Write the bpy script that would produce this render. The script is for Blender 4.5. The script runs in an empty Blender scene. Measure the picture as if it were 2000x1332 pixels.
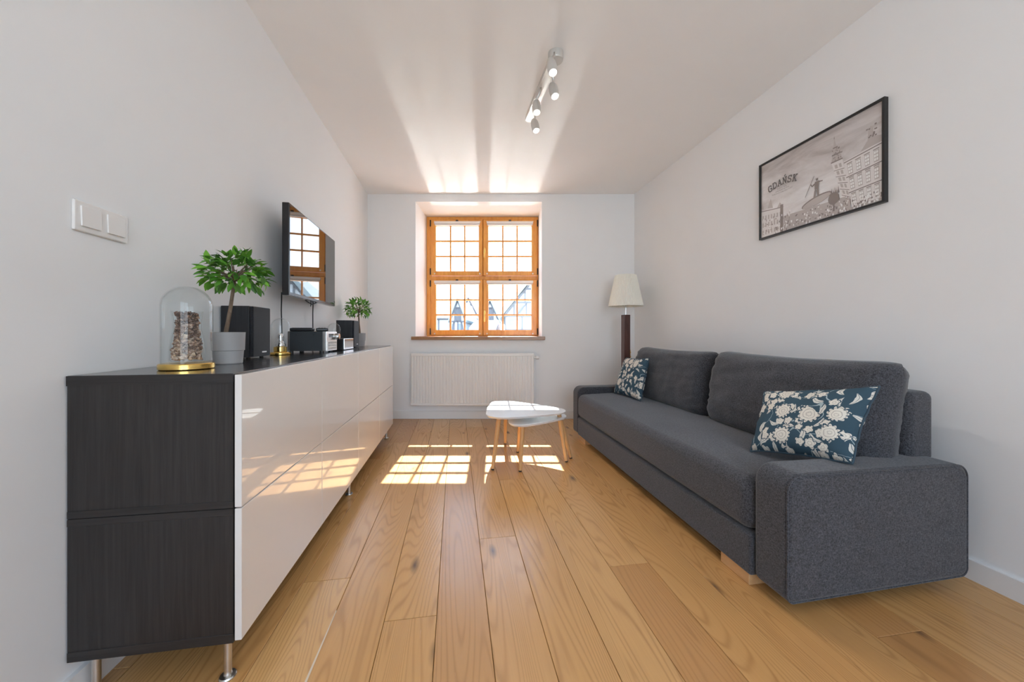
import bpy, bmesh, math, random
from mathutils import Vector, Matrix, noise as mnoise
rnd = random.Random(7)
R = math.radians
PI = math.pi
sc = bpy.context.scene
COL = sc.collection

# ------------------------------------------------------------------ camera
FPX = 700.0                      # focal length in pixels of a 2000 px wide frame
TH = math.atan(110.0 / FPX)      # the camera looks square at the (slightly skewed) window wall
ST, CT = math.sin(TH), math.cos(TH)
EYE = 0.965
cam_d = bpy.data.cameras.new('camera')
cam_d.sensor_width = 36.0
cam_d.lens = 36.0 * FPX / 2000.0
cam_d.shift_y = -14.0 / 2000.0
cam_d.clip_start = 0.02
cam_d.clip_end = 400
cam = bpy.data.objects.new('camera', cam_d)
cam.location = (0, 0, EYE)
cam.rotation_euler = (PI / 2, 0, -TH)
COL.objects.link(cam)
sc.camera = cam

# ------------------------------------------------------------------ world, sun, lights, exposure
world = bpy.data.worlds.new('World')
sc.world = world
world.use_nodes = True
wn, wl = world.node_tree.nodes, world.node_tree.links
wn.clear()
w_out = wn.new('ShaderNodeOutputWorld')
w_bg = wn.new('ShaderNodeBackground')
w_tc = wn.new('ShaderNodeTexCoord')
w_sep = wn.new('ShaderNodeSeparateXYZ')
w_ramp = wn.new('ShaderNodeValToRGB')
w_ramp.color_ramp.elements[0].position = 0.0
w_ramp.color_ramp.elements[0].color = (0.80, 0.89, 1.0, 1)
w_ramp.color_ramp.elements[1].position = 0.75
w_ramp.color_ramp.elements[1].color = (0.40, 0.62, 1.0, 1)
wl.new(w_tc.outputs['Generated'], w_sep.inputs[0])
wl.new(w_sep.outputs['Z'], w_ramp.inputs[0])
wl.new(w_ramp.outputs[0], w_bg.inputs['Color'])
wl.new(w_bg.outputs[0], w_out.inputs['Surface'])
w_bg.inputs['Strength'].default_value = 5.0


def cdir(xc, zc, z):             # a direction given square to the window wall -> world
    return Vector((xc * CT + zc * ST, -xc * ST + zc * CT, z))


sun_d = bpy.data.lights.new('sun', 'SUN')
sun_d.energy = 20.0
sun_d.angle = R(0.4)
sun_d.color = (1.0, 0.96, 0.90)
sun = bpy.data.objects.new('sun', sun_d)
sun.rotation_euler = cdir(0.055, -1.0, -1.01).normalized().to_track_quat('-Z', 'Y').to_euler()
sun.location = (0, 6, 8)
COL.objects.link(sun)


def area(name, loc, direction, sx, sy, energy, color, portal=False):
    d = bpy.data.lights.new(name, 'AREA')
    d.shape = 'RECTANGLE'
    d.size, d.size_y = sx, sy
    d.energy = energy
    d.color = color
    d.cycles.is_portal = portal
    o = bpy.data.objects.new(name, d)
    o.location = loc
    zax = -Vector(direction).normalized()
    xax = Vector((CT, -ST, 0)) if abs(zax.x) > 1e-6 or zax.z else Vector((1, 0, 0))
    yax = zax.cross(xax).normalized()
    xax = yax.cross(zax)
    o.rotation_euler = Matrix((xax, yax, zax)).transposed().to_euler()
    COL.objects.link(o)
    return o


# portal for an unseen window, added behind the camera for fill light
area('added_window_portal', (0.525, -2.05, 1.45), (0, 1, 0), 2.25, 1.7, 1.0, (1, 1, 1), True)
# added lamps stand in for sun glinting off the flashing: a near-parallel fan
for _k in range(36):
    _deg = 13.5 + 1.4 * _k
    _e = 1.0 if _deg < 28 else max(0.08, 1.0 - (_deg - 28) * 0.026)
    _a = area('sun_glint_stand_in', tuple(cdir(-0.38, 4.80, 0.968)), tuple(cdir(0.055 * math.sin(R(_deg)) / 0.707, -math.sin(R(_deg)), math.cos(R(_deg)))), 1.5, 0.09, 0.185 * _e, (1.0, 1.0, 0.98))
    _a.data.spread = R(1.5)
# guides sky sampling through the window in view (a portal gives no light of its own)
area('window_portal', tuple(cdir(-0.37, 4.75, 1.70)), tuple(cdir(0, -1, 0)), 1.5, 1.6, 1.0, (1, 1, 1), True)

sc.view_settings.view_transform = 'Standard'
sc.view_settings.look = 'None'
sc.view_settings.gamma = 1.0
sc.view_settings.use_curve_mapping = False
sc.view_settings.exposure = 0.42
sc.cycles.use_denoising = True
sc.cycles.max_bounces = 12
sc.cycles.diffuse_bounces = 6
sc.cycles.glossy_bounces = 5
sc.cycles.transparent_max_bounces = 24
sc.cycles.sample_clamp_indirect = 40.0
sc.cycles.blur_glossy = 0.2
sc.cycles.caustics_reflective = True

# ------------------------------------------------------------------ materials


def principled(name):
    m = bpy.data.materials.new(name)
    m.use_nodes = True
    return m, m.node_tree, m.node_tree.nodes['Principled BSDF']


def flat(name, col, rough=0.5, metal=0.0, coat=0.0, ior=1.5, coat_rough=0.03, emit=None, estr=0.0, sheen=0.0):
    m, t, b = principled(name)
    b.inputs['Base Color'].default_value = (*col, 1)
    b.inputs['Roughness'].default_value = rough
    b.inputs['Metallic'].default_value = metal
    b.inputs['Coat Weight'].default_value = coat
    b.inputs['Coat Roughness'].default_value = coat_rough
    b.inputs['IOR'].default_value = ior
    b.inputs['Sheen Weight'].default_value = sheen
    if emit:
        b.inputs['Emission Color'].default_value = (*emit, 1)
        b.inputs['Emission Strength'].default_value = estr
    return m


class NG:
    """tiny wrapper to write node maths as expressions"""

    def __init__(self, tree):
        self.t = tree

    def node(self, kind, **kw):
        n = self.t.nodes.new(kind)
        for k, v in kw.items():
            setattr(n, k, v)
        return n

    def put(self, sock, v):
        if hasattr(v, 'is_output'):
            self.t.links.new(v, sock)
        else:
            sock.default_value = v

    def m(self, op, a, b=None, c=None):
        n = self.node('ShaderNodeMath', operation=op)
        self.put(n.inputs[0], a)
        if b is not None:
            self.put(n.inputs[1], b)
        if c is not None:
            self.put(n.inputs[2], c)
        return n.outputs[0]

    def vm(self, op, a, b=None):
        n = self.node('ShaderNodeVectorMath', operation=op)
        self.put(n.inputs[0], a)
        if b is not None:
            self.put(n.inputs[1], b)
        return n.outputs['Value'] if op in ('LENGTH', 'DOT_PRODUCT') else n.outputs[0]

    def sep(self, v):
        n = self.node('ShaderNodeSeparateXYZ')
        self.put(n.inputs[0], v)
        return n.outputs[0], n.outputs[1], n.outputs[2]

    def comb(self, x, y, z=0.0):
        n = self.node('ShaderNodeCombineXYZ')
        self.put(n.inputs[0], x)
        self.put(n.inputs[1], y)
        self.put(n.inputs[2], z)
        return n.outputs[0]

    def noise(self, v, scale, detail=3.0, rough=0.5, dist=0.0):
        n = self.node('ShaderNodeTexNoise')
        self.put(n.inputs['Vector'], v)
        n.inputs['Scale'].default_value = scale
        n.inputs['Detail'].default_value = detail
        n.inputs['Roughness'].default_value = rough
        n.inputs['Distortion'].default_value = dist
        return n.outputs['Fac']

    def ramp(self, f, stops):
        n = self.node('ShaderNodeValToRGB')
        cr = n.color_ramp
        while len(cr.elements) < len(stops):
            cr.elements.new(0.5)
        for e, (p, c) in zip(cr.elements, stops):
            e.position = p
            e.color = (*c, 1)
        self.put(n.inputs[0], f)
        return n.outputs[0]

    def mix(self, f, a, b, blend='MIX'):
        n = self.node('ShaderNodeMix', data_type='RGBA', blend_type=blend)
        self.put(n.inputs[0], f)
        self.put(n.inputs[6], a if hasattr(a, 'is_output') else (*a, 1))
        self.put(n.inputs[7], b if hasattr(b, 'is_output') else (*b, 1))
        return n.outputs[2]

    def bump(self, h, strength, dist=0.002):
        n = self.node('ShaderNodeBump')
        self.put(n.inputs['Height'], h)
        n.inputs['Strength'].default_value = strength
        n.inputs['Distance'].default_value = dist
        return n.outputs[0]


def make_plaster(name, col):
    m, t, b = principled(name)
    g = NG(t)
    tc = g.node('ShaderNodeTexCoord')
    n = g.noise(tc.outputs['Object'], 5.0, 4)
    c = g.mix(n, tuple(v * 0.985 for v in col), tuple(min(1, v * 1.012) for v in col))
    t.links.new(c, b.inputs['Base Color'])
    b.inputs['Roughness'].default_value = 0.75
    t.links.new(g.bump(g.noise(tc.outputs['Object'], 260, 2), 0.05), b.inputs['Normal'])
    return m


def make_oak():
    m, t, b = principled('oiled_oak')
    g = NG(t)
    tc = g.node('ShaderNodeTexCoord')
    oi = g.node('ShaderNodeObjectInfo')
    rand = oi.outputs['Random']
    x, y, z = g.sep(tc.outputs['Object'])
    off = g.m('MULTIPLY', rand, 53.0)
    # contour lines of a stretched noise field make cathedral grain
    v1 = g.comb(g.m('MULTIPLY_ADD', x, 6.0, off), g.m('MULTIPLY', y, 0.48), off)
    field = g.noise(v1, 1.0, 1.0, 0.4, 0.15)
    amt = g.m('MULTIPLY_ADD', rand, 120.0, 190.0)
    rings = g.m('SINE', g.m('MULTIPLY', field, amt))
    rings = g.m('MULTIPLY_ADD', rings, 0.5, 0.5)
    rings = g.m('POWER', rings, 4.0)
    v2 = g.comb(g.m('MULTIPLY', x, 190.0), g.m('MULTIPLY', y, 7.0), off)
    fibre = g.noise(v2, 1.0, 3.0, 0.65)
    v3 = g.comb(g.m('MULTIPLY', x, 9.0), g.m('MULTIPLY', y, 2.2), off)
    cloud = g.noise(v3, 1.0, 3.0, 0.6)
    # knots
    vk = g.node('ShaderNodeTexVoronoi', voronoi_dimensions='2D')
    g.put(vk.inputs['Vector'], g.comb(g.m('MULTIPLY_ADD', x, 5.2, off), g.m('MULTIPLY_ADD', y, 1.7, off)))
    vk.inputs['Scale'].default_value = 1.0
    kd = g.m('ADD', vk.outputs['Distance'], g.m('MULTIPLY_ADD', cloud, 0.16, -0.08))
    kr, kg_, kb_ = g.sep(vk.outputs['Color'])
    knot = g.m('MULTIPLY', g.m('SUBTRACT', 1.0, g.m('MINIMUM', g.m('MULTIPLY', kd, 10.0), 1.0)), g.m('LESS_THAN', kr, 0.38))
    base = g.ramp(rand, [(0.0, (0.50, 0.24, 0.078)), (0.35, (0.68, 0.38, 0.14)), (0.7, (0.59, 0.305, 0.105)), (1.0, (0.74, 0.445, 0.18))])
    c = g.mix(g.m('MULTIPLY', rings, g.m('MULTIPLY_ADD', cloud, 0.9, -0.02)), base, (0.33, 0.15, 0.05))
    c = g.mix(g.m('MULTIPLY', fibre, 0.42), c, (0.42, 0.21, 0.075))
    c = g.mix(g.m('MULTIPLY', g.m('GREATER_THAN', cloud, 0.60), g.m('MULTIPLY_ADD', cloud, 1.8, -1.08)), c, (0.27, 0.14, 0.06))
    c = g.mix(g.m('MULTIPLY', knot, 0.85), c, (0.10, 0.055, 0.03))
    t.links.new(c, b.inputs['Base Color'])
    rgh = g.m('MULTIPLY_ADD', fibre, 0.10, 0.20)
    b.inputs['IOR'].default_value = 1.6
    t.links.new(rgh, b.inputs['Roughness'])
    h = g.m('ADD', g.m('MULTIPLY', rings, -0.6), g.m('MULTIPLY', fibre, 0.5))
    t.links.new(g.bump(h, 0.22, 0.0008), b.inputs['Normal'])
    return m


def make_wood(name, c1, c2, sx, sy, sz, rough=0.4, coat=0.0, bumpv=0.1, coat_rough=0.12, coat_ior=1.5):
    m, t, b = principled(name)
    g = NG(t)
    tc = g.node('ShaderNodeTexCoord')
    v = g.vm('MULTIPLY', tc.outputs['Object'], (sx, sy, sz))
    n = g.noise(v, 1.0, 4.0, 0.6, 0.6)
    c = g.ramp(n, [(0.3, c1), (0.7, c2)])
    t.links.new(c, b.inputs['Base Color'])
    b.inputs['Roughness'].default_value = rough
    b.inputs['Coat Weight'].default_value = coat
    b.inputs['Coat Roughness'].default_value = coat_rough
    b.inputs['Coat IOR'].default_value = coat_ior
    t.links.new(g.bump(n, bumpv, 0.001), b.inputs['Normal'])
    return m


def make_fabric(name, dark, light, scale=520.0):
    m, t, b = principled(name)
    g = NG(t)
    tc = g.node('ShaderNodeTexCoord')
    p = tc.outputs['Object']
    n1 = g.noise(g.vm('MULTIPLY', p, (1.0, 1.0, 0.45)), scale, 2.0, 0.6)
    n2 = g.noise(g.vm('MULTIPLY', p, (0.45, 0.45, 1.0)), scale, 2.0, 0.6)
    n = g.m('MULTIPLY_ADD', n1, 0.5, g.m('MULTIPLY', n2, 0.5))
    big = g.noise(p, 6.0, 3.0)
    c = g.ramp(n, [(0.36, dark), (0.52, tuple((a + d) / 2 for a, d in zip(dark, light))), (0.66, light)])
    c = g.mix(g.m('MULTIPLY', big, 0.25), c, dark)
    t.links.new(c, b.inputs['Base Color'])
    b.inputs['Roughness'].default_value = 0.95
    b.inputs['Sheen Weight'].default_value = 0.25
    b.inputs['Specular IOR Level'].default_value = 0.2
    t.links.new(g.bump(n, 0.55, 0.0016), b.inputs['Normal'])
    return m


def make_floral():
    m, t, b = principled('floral_cotton')
    g = NG(t)
    tc = g.node('ShaderNodeTexCoord')
    uv = tc.outputs['UV']
    wob = g.node('ShaderNodeTexNoise', noise_dimensions='2D')
    g.put(wob.inputs['Vector'], uv)
    wob.inputs['Scale'].default_value = 26.0
    uv = g.vm('ADD', uv, g.vm('MULTIPLY', g.vm('SUBTRACT', wob.outputs['Color'], (0.5, 0.5, 0.5)), (0.016, 0.016, 0)))

    def layer(scale, seed, randomness=0.85):
        p = g.vm('ADD', g.vm('MULTIPLY', uv, (scale, scale, 0)), (seed, seed * 1.7, 0))
        vo = g.node('ShaderNodeTexVoronoi', voronoi_dimensions='2D')
        g.put(vo.inputs['Vector'], p)
        vo.inputs['Scale'].default_value = 1.0
        vo.inputs['Randomness'].default_value = randomness
        d = g.vm('SUBTRACT', p, vo.outputs['Position'])
        x, y, _ = g.sep(d)
        cr, cg, cb = g.sep(vo.outputs['Color'])
        return x, y, g.m('SQRT', g.m('ADD', g.m('MULTIPLY', x, x), g.m('MULTIPLY', y, y))), g.m('ARCTAN2', y, x), cr, cg, cb

    def flower(scale, seed, base_r, amp, petals, rings, keep):
        x, y, r, a, cr, cg, cb = layer(scale, seed)
        ca = g.m('ABSOLUTE', g.m('COSINE', g.m('MULTIPLY_ADD', a, petals, g.m('MULTIPLY', cg, 6.0))))
        rad = g.m('MULTIPLY', g.m('MULTIPLY_ADD', ca, amp, base_r), g.m('MULTIPLY_ADD', cb, 0.35, 0.8))
        inside = g.m('MULTIPLY', g.m('LESS_THAN', r, rad), g.m('LESS_THAN', cr, keep))
        q = g.m('FRACT', g.m('ADD', g.m('MULTIPLY', g.m('DIVIDE', r, rad), rings), g.m('MULTIPLY', ca, 0.55)))
        line = g.m('LESS_THAN', q, 0.2)
        halo = g.m('MULTIPLY', g.m('LESS_THAN', r, g.m('MULTIPLY', rad, 1.22)), g.m('LESS_THAN', cr, keep))
        return inside, line, halo

    f1, l1, h1 = flower(10.0, 3.1, 0.28, 0.10, 6.0, 3.0, 0.55)
    f2, l2, h2 = flower(21.0, 11.7, 0.27, 0.13, 2.5, 2.0, 0.62)
    # leaves
    x, y, r, a, cr, cg, cb = layer(17.0, 21.3)
    ang = g.m('MULTIPLY', cg, 6.283)
    co, si = g.m('COSINE', ang), g.m('SINE', ang)
    lu = g.m('ADD', g.m('MULTIPLY', x, co), g.m('MULTIPLY', y, si))
    lv = g.m('SUBTRACT', g.m('MULTIPLY', y, co), g.m('MULTIPLY', x, si))
    lv = g.m('ADD', lv, g.m('MULTIPLY', g.m('MULTIPLY', lu, lu), 0.9))
    e = g.m('ADD', g.m('POWER', g.m('ABSOLUTE', g.m('DIVIDE', lu, 0.46)), 1.6), g.m('POWER', g.m('ABSOLUTE', g.m('DIVIDE', lv, 0.15)), 1.4))
    leaf = g.m('LESS_THAN', e, 1.0)
    vein = g.m('LESS_THAN', g.m('ABSOLUTE', lv), 0.014)
    # thin stems: contour of a noise
    stn = g.node('ShaderNodeTexNoise', noise_dimensions='2D')
    g.put(stn.inputs['Vector'], uv)
    stn.inputs['Scale'].default_value = 9.0
    stn.inputs['Detail'].default_value = 0.5
    stem = g.m('LESS_THAN', g.m('ABSOLUTE', g.m('SUBTRACT', stn.outputs['Fac'], 0.5)), 0.006)
    not1 = g.m('SUBTRACT', 1.0, h1)
    not2 = g.m('SUBTRACT', 1.0, h2)
    leafm = g.m('MULTIPLY', g.m('MULTIPLY', leaf, not1), not2)
    f2m = g.m('MULTIPLY', f2, not1)
    stemm = g.m('MULTIPLY', g.m('MULTIPLY', stem, not1), not2)
    cream = (0.74, 0.70, 0.62)
    shade = (0.40, 0.37, 0.33)
    teal = (0.045, 0.085, 0.115)
    c = g.mix(stemm, teal, (0.35, 0.42, 0.44))
    c = g.mix(leafm, c, g.mix(vein, (0.66, 0.64, 0.58), (0.10, 0.13, 0.15)))
    c = g.mix(f2m, c, g.mix(l2, cream, shade))
    c = g.mix(f1, c, g.mix(l1, cream, shade))
    t.links.new(c, b.inputs['Base Color'])
    b.inputs['Roughness'].default_value = 0.9
    b.inputs['Specular IOR Level'].default_value = 0.2
    t.links.new(g.bump(g.noise(tc.outputs['Object'], 700, 1), 0.2, 0.001), b.inputs['Normal'])
    return m


def make_glass(name, tint=(1, 1, 1), ior=1.5, rough=0.0, both=False):
    m = bpy.data.materials.new(name)
    m.use_nodes = True
    t = m.node_tree
    t.nodes.clear()
    g = NG(t)
    out = g.node('ShaderNodeOutputMaterial')
    tr = g.node('ShaderNodeBsdfTransparent')
    tr.inputs['Color'].default_value = (*tint, 1)
    gl = g.node('ShaderNodeBsdfGlossy')
    gl.inputs['Roughness'].default_value = rough
    fr = g.node('ShaderNodeFresnel')
    fr.inputs['IOR'].default_value = ior
    geo = g.node('ShaderNodeNewGeometry')
    front = g.m('SUBTRACT', 1.0, geo.outputs['Backfacing'])
    mx = g.node('ShaderNodeMixShader')
    g.put(mx.inputs[0], fr.outputs[0] if both else g.m('MULTIPLY', fr.outputs[0], front))
    t.links.new(tr.outputs[0], mx.inputs[1])
    t.links.new(gl.outputs[0], mx.inputs[2])
    t.links.new(mx.outputs[0], out.inputs['Surface'])
    return m


def make_leaf():
    m, t, b = principled('laurel_leaf')
    g = NG(t)
    oi = g.node('ShaderNodeObjectInfo')
    c = g.ramp(oi.outputs['Random'], [(0.0, (0.04, 0.13, 0.016)), (0.5, (0.095, 0.30, 0.028)), (1.0, (0.20, 0.46, 0.05))])
    t.links.new(c, b.inputs['Base Color'])
    b.inputs['Roughness'].default_value = 0.38
    return m


def make_print_sky():
    m, t, b = principled('print_sky')
    g = NG(t)
    tc = g.node('ShaderNodeTexCoord')
    x, y, z = g.sep(tc.outputs['Object'])
    v = g.comb(0.0, g.m('MULTIPLY_ADD', y, 2.4, g.m('MULTIPLY', z, 1.2)), g.m('MULTIPLY', z, 9.0))
    n = g.noise(v, 1.3, 5.0, 0.6, 0.8)
    lift = g.m('ADD', g.m('MULTIPLY', n, 0.75), g.m('MULTIPLY', z, -0.75))
    c = g.ramp(lift, [(0.12, (0.42, 0.375, 0.36)), (0.34, (0.66, 0.625, 0.615)), (0.56, (0.84, 0.83, 0.83))])
    t.links.new(c, b.inputs['Base Color'])
    b.inputs['Roughness'].default_value = 0.5
    b.inputs['Coat Weight'].default_value = 1.0
    b.inputs['Coat Roughness'].default_value = 0.02
    return m


M = {}
M['wall'] = make_plaster('white_wall_paint', (0.845, 0.845, 0.845))
M['ceiling'] = make_plaster('white_ceiling_paint', (0.90, 0.895, 0.89))
M['trim'] = flat('white_trim_paint', (0.80, 0.79, 0.78), 0.4)
M['oak'] = make_oak()
M['subfloor'] = flat('dark_gap', (0.045, 0.028, 0.016), 0.9)
M['filler'] = flat('pale_filler', (0.70, 0.60, 0.46), 0.6)
M['pine'] = make_wood('honey_pine', (0.72, 0.29, 0.045), (0.86, 0.42, 0.085), 26, 26, 5, 0.35, 0.3)
M['sillwood'] = make_wood('varnished_sill_wood', (0.30, 0.15, 0.07), (0.40, 0.21, 0.10), 3, 30, 8, 0.36, 0.0, 0.05)
M['glass'] = make_glass('window_glass', (0.97, 0.99, 0.985))
M['vaseglass'] = make_glass('vase_glass', (0.98, 0.985, 0.985), 1.2)
M['dome'] = make_glass('dome_glass', (0.975, 0.985, 0.985), 1.45, 0.0, False)
M['blackwood'] = make_wood('black_brown_ash', (0.013, 0.011, 0.0105), (0.030, 0.026, 0.025), 120, 120, 4, 0.5, 0.0, 0.25)
M['blackstrip'] = make_wood('black_brown_strip', (0.013, 0.011, 0.0105), (0.028, 0.024, 0.023), 4, 120, 120, 0.5, 0.0, 0.2)
M['blacktop'] = make_wood('black_brown_top', (0.016, 0.014, 0.015), (0.034, 0.030, 0.030), 120, 4, 120, 0.22, 0.35, 0.12)
M['gloss'] = flat('cream_high_gloss', (0.79, 0.755, 0.72), 0.25, 0, 1.0, 1.5, 0.012)
M['chrome'] = flat('chrome', (0.82, 0.82, 0.82), 0.12, 1.0)
M['steel'] = flat('brushed_steel', (0.70, 0.69, 0.67), 0.32, 1.0)
M['nickel'] = flat('satin_nickel', (0.66, 0.65, 0.62), 0.4, 0.55)
M['brass'] = flat('brass', (0.83, 0.56, 0.17), 0.2, 1.0)
M['sofa'] = make_fabric('charcoal_weave', (0.020, 0.020, 0.023), (0.118, 0.120, 0.135), 330.0)
M['sofaseam'] = flat('charcoal_piping', (0.035, 0.036, 0.042), 0.9)
M['floral'] = make_floral()
M['piping'] = flat('teal_piping', (0.04, 0.07, 0.095), 0.9)
M['beech'] = make_wood('beech', (0.62, 0.33, 0.13), (0.72, 0.42, 0.18), 40, 40, 5, 0.4, 0.2)
M['footwood'] = make_wood('oak_foot', (0.55, 0.31, 0.14), (0.68, 0.42, 0.20), 30, 6, 30, 0.45)
M['rubber'] = flat('dark_rubber', (0.03, 0.025, 0.02), 0.7)
M['tabletop'] = flat('white_lacquer', (0.80, 0.82, 0.84), 0.3, 0, 0.6, 1.5, 0.08)
M['edge'] = flat('pale_board_edge', (0.78, 0.74, 0.68), 0.5)
M['radiator'] = flat('radiator_enamel', (0.83, 0.81, 0.78), 0.25, 0, 0.4, 1.5, 0.1)
M['plastic'] = flat('white_plastic', (0.82, 0.80, 0.78), 0.18, 0, 0.5)
M['darkmetal'] = flat('dark_metal', (0.06, 0.05, 0.045), 0.5, 0.6)
M['pot'] = flat('grey_ceramic', (0.34, 0.33, 0.325), 0.55)
M['soil'] = flat('dark_soil', (0.05, 0.035, 0.025), 0.95)
M['bark'] = make_wood('bark', (0.11, 0.075, 0.05), (0.24, 0.17, 0.12), 90, 90, 30, 0.9, 0, 0.8)
M['leaf'] = make_leaf()
M['black'] = flat('black_plastic', (0.014, 0.014, 0.016), 0.35)
M['blackveneer'] = make_wood('black_veneer', (0.008, 0.008, 0.010), (0.022, 0.022, 0.026), 90, 90, 6, 0.38, 0, 0.1)
M['grille'] = make_fabric('speaker_cloth', (0.008, 0.008, 0.010), (0.05, 0.05, 0.056), 600)
M['receiver'] = flat('charcoal_metal', (0.035, 0.04, 0.045), 0.45, 0.3)
M['logo'] = flat('silver_print', (0.75, 0.75, 0.75), 0.4)
M['screen'] = flat('tv_glass', (0.004, 0.004, 0.005), 0.02, 0, 0.0, 2.4)
M['bezel'] = flat('tv_bezel', (0.010, 0.010, 0.012), 0.15)
M['cable'] = flat('black_cable', (0.012, 0.012, 0.012), 0.5)
M['lamp_on'] = flat('lit_lens', (0.9, 0.9, 0.88), 0.4, emit=(1.0, 0.96, 0.9), estr=2.2)
M['shade'] = flat('cream_pleated_shade', (0.86, 0.83, 0.74), 0.85)
M['walnut'] = make_wood('dark_red_walnut', (0.055, 0.016, 0.011), (0.10, 0.032, 0.022), 60, 60, 6, 0.28, 0.4)
M['frameblack'] = flat('black_frame', (0.012, 0.012, 0.012), 0.35)
M['print'] = make_print_sky()
for nm, v in (('ink_dark', (0.10, 0.085, 0.08)), ('ink_mid', (0.25, 0.21, 0.195)), ('ink_soft', (0.50, 0.45, 0.43)), ('ink_pale', (0.76, 0.725, 0.71)), ('ink_light', (0.87, 0.86, 0.85))):
    M[nm] = flat(nm, v, 0.5, 0, 1.0, 1.5, 0.02)
M['petal_pale'] = flat('dried_petal_pale', (0.74, 0.56, 0.40), 0.8)
M['petal_tan'] = flat('dried_petal_tan', (0.55, 0.35, 0.23), 0.8)
M['petal_brown'] = flat('dried_petal_brown', (0.30, 0.16, 0.11), 0.85)
M['petal_dark'] = flat('dried_flake_dark', (0.25, 0.17, 0.13), 0.85)


def make_potpourri():
    m, t, b = principled('dried_flakes')
    g = NG(t)
    tc = g.node('ShaderNodeTexCoord')
    n = g.noise(tc.outputs['Object'], 85.0, 2.0, 0.6)
    x, y, z = g.sep(tc.outputs['Object'])
    n = g.m('ADD', n, g.m('MULTIPLY_ADD', z, -1.6, 0.14))    # darker kinds of petal in the upper layer
    c = g.ramp(n, [(0.34, (0.13, 0.075, 0.055)), (0.48, (0.32, 0.20, 0.15)), (0.60, (0.55, 0.38, 0.28)), (0.72, (0.74, 0.60, 0.48))])
    t.links.new(c, b.inputs['Base Color'])
    b.inputs['Roughness'].default_value = 0.85
    return m


M['petal_dark'] = make_potpourri()
M['paper'] = flat('pale_pink_sticker', (0.80, 0.62, 0.60), 0.6)
M['stucco'] = flat('house_stucco', (0.52, 0.53, 0.54), 0.9)
M['timber'] = flat('grey_house_timber', (0.12, 0.12, 0.13), 0.9)
M['rooftile'] = flat('faded_roof_tile', (0.32, 0.25, 0.24), 0.9)
M['slate'] = flat('grey_green_slate', (0.25, 0.28, 0.28), 0.9)
M['pane_dark'] = flat('house_pane', (0.16, 0.19, 0.22), 0.2)
M['street'] = flat('street_ground', (0.42, 0.42, 0.41), 0.9)
M['zinc'] = flat('brushed_zinc', (0.55, 0.56, 0.58), 0.55, 1.0)


def brushed(m, aniso):           # brushed along x: highlights spread across the brushing
    t = m.node_tree
    b = t.nodes['Principled BSDF']
    b.inputs['Anisotropic'].default_value = aniso
    tg = t.nodes.new('ShaderNodeTangent')
    tg.direction_type = 'RADIAL'
    tg.axis = 'X'
    t.links.new(tg.outputs[0], b.inputs['Tangent'])


brushed(M['sillwood'], 0.95)
M['sillwood'].node_tree.nodes['Principled BSDF'].inputs['IOR'].default_value = 1.9

# ------------------------------------------------------------------ mesh helpers


def bx(bm, x0, x1, y0, y1, z0, z1, bev=0.0, seg=1):
    r = bmesh.ops.create_cube(bm, size=1.0)
    vs = r['verts']
    for v in vs:
        v.co = Vector((x0 + (v.co.x + .5) * (x1 - x0), y0 + (v.co.y + .5) * (y1 - y0), z0 + (v.co.z + .5) * (z1 - z0)))
    if bev > 0:
        es = list({e for v in vs for e in v.link_edges})
        bmesh.ops.bevel(bm, geom=es, offset=bev, segments=seg, affect='EDGES', profile=0.5)
    return bm


def box(*a, **k):
    return bx(bmesh.new(), *a, **k)


def lathe(bm, prof, n=32, cx=0, cy=0, cz=0, cap0=True, cap1=True):
    rings = []
    for r, z in prof:
        rings.append([bm.verts.new((cx + r * math.cos(2 * PI * i / n), cy + r * math.sin(2 * PI * i / n), cz + z)) for i in range(n)])
    for a, b in zip(rings, rings[1:]):
        for i in range(n):
            j = (i + 1) % n
            bm.faces.new((a[i], a[j], b[j], b[i]))
    if cap0:
        bm.faces.new(list(reversed(rings[0])))
    if cap1:
        bm.faces.new(rings[-1])
    return bm


def tube(bm, pts, radii, n=10, cap=True):
    pts = [Vector(p) for p in pts]
    if not hasattr(radii, '__len__'):
        radii = [radii] * len(pts)
    rings = []
    up = None
    for i, p in enumerate(pts):
        d = (pts[min(i + 1, len(pts) - 1)] - pts[max(i - 1, 0)]).normalized()
        if up is None:
            up = Vector((0, 0, 1)) if abs(d.z) < 0.9 else Vector((1, 0, 0))
        s = d.cross(up).normalized()
        up = s.cross(d).normalized()
        rings.append([bm.verts.new(p + radii[i] * (math.cos(2 * PI * k / n) * s + math.sin(2 * PI * k / n) * up)) for k in range(n)])
    for a, b in zip(rings, rings[1:]):
        for i in range(n):
            j = (i + 1) % n
            bm.faces.new((a[i], b[i], b[j], a[j]))
    if cap:
        bm.faces.new(rings[0])
        bm.faces.new(list(reversed(rings[-1])))
    return bm


def prism(bm, poly, axis, a0, a1):
    """extrude a 2-D polygon along an axis; poly in the two remaining axes (in x,y,z order)"""
    def p3(p, a):
        return {'x': (a, p[0], p[1]), 'y': (p[0], a, p[1]), 'z': (p[0], p[1], a)}[axis]
    A = [bm.verts.new(p3(p, a0)) for p in poly]
    B = [bm.verts.new(p3(p, a1)) for p in poly]
    bm.faces.new(A)
    bm.faces.new(list(reversed(B)))
    n = len(poly)
    for i in range(n):
        j = (i + 1) % n
        bm.faces.new((A[i], B[i], B[j], A[j]))
    return bm


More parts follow.
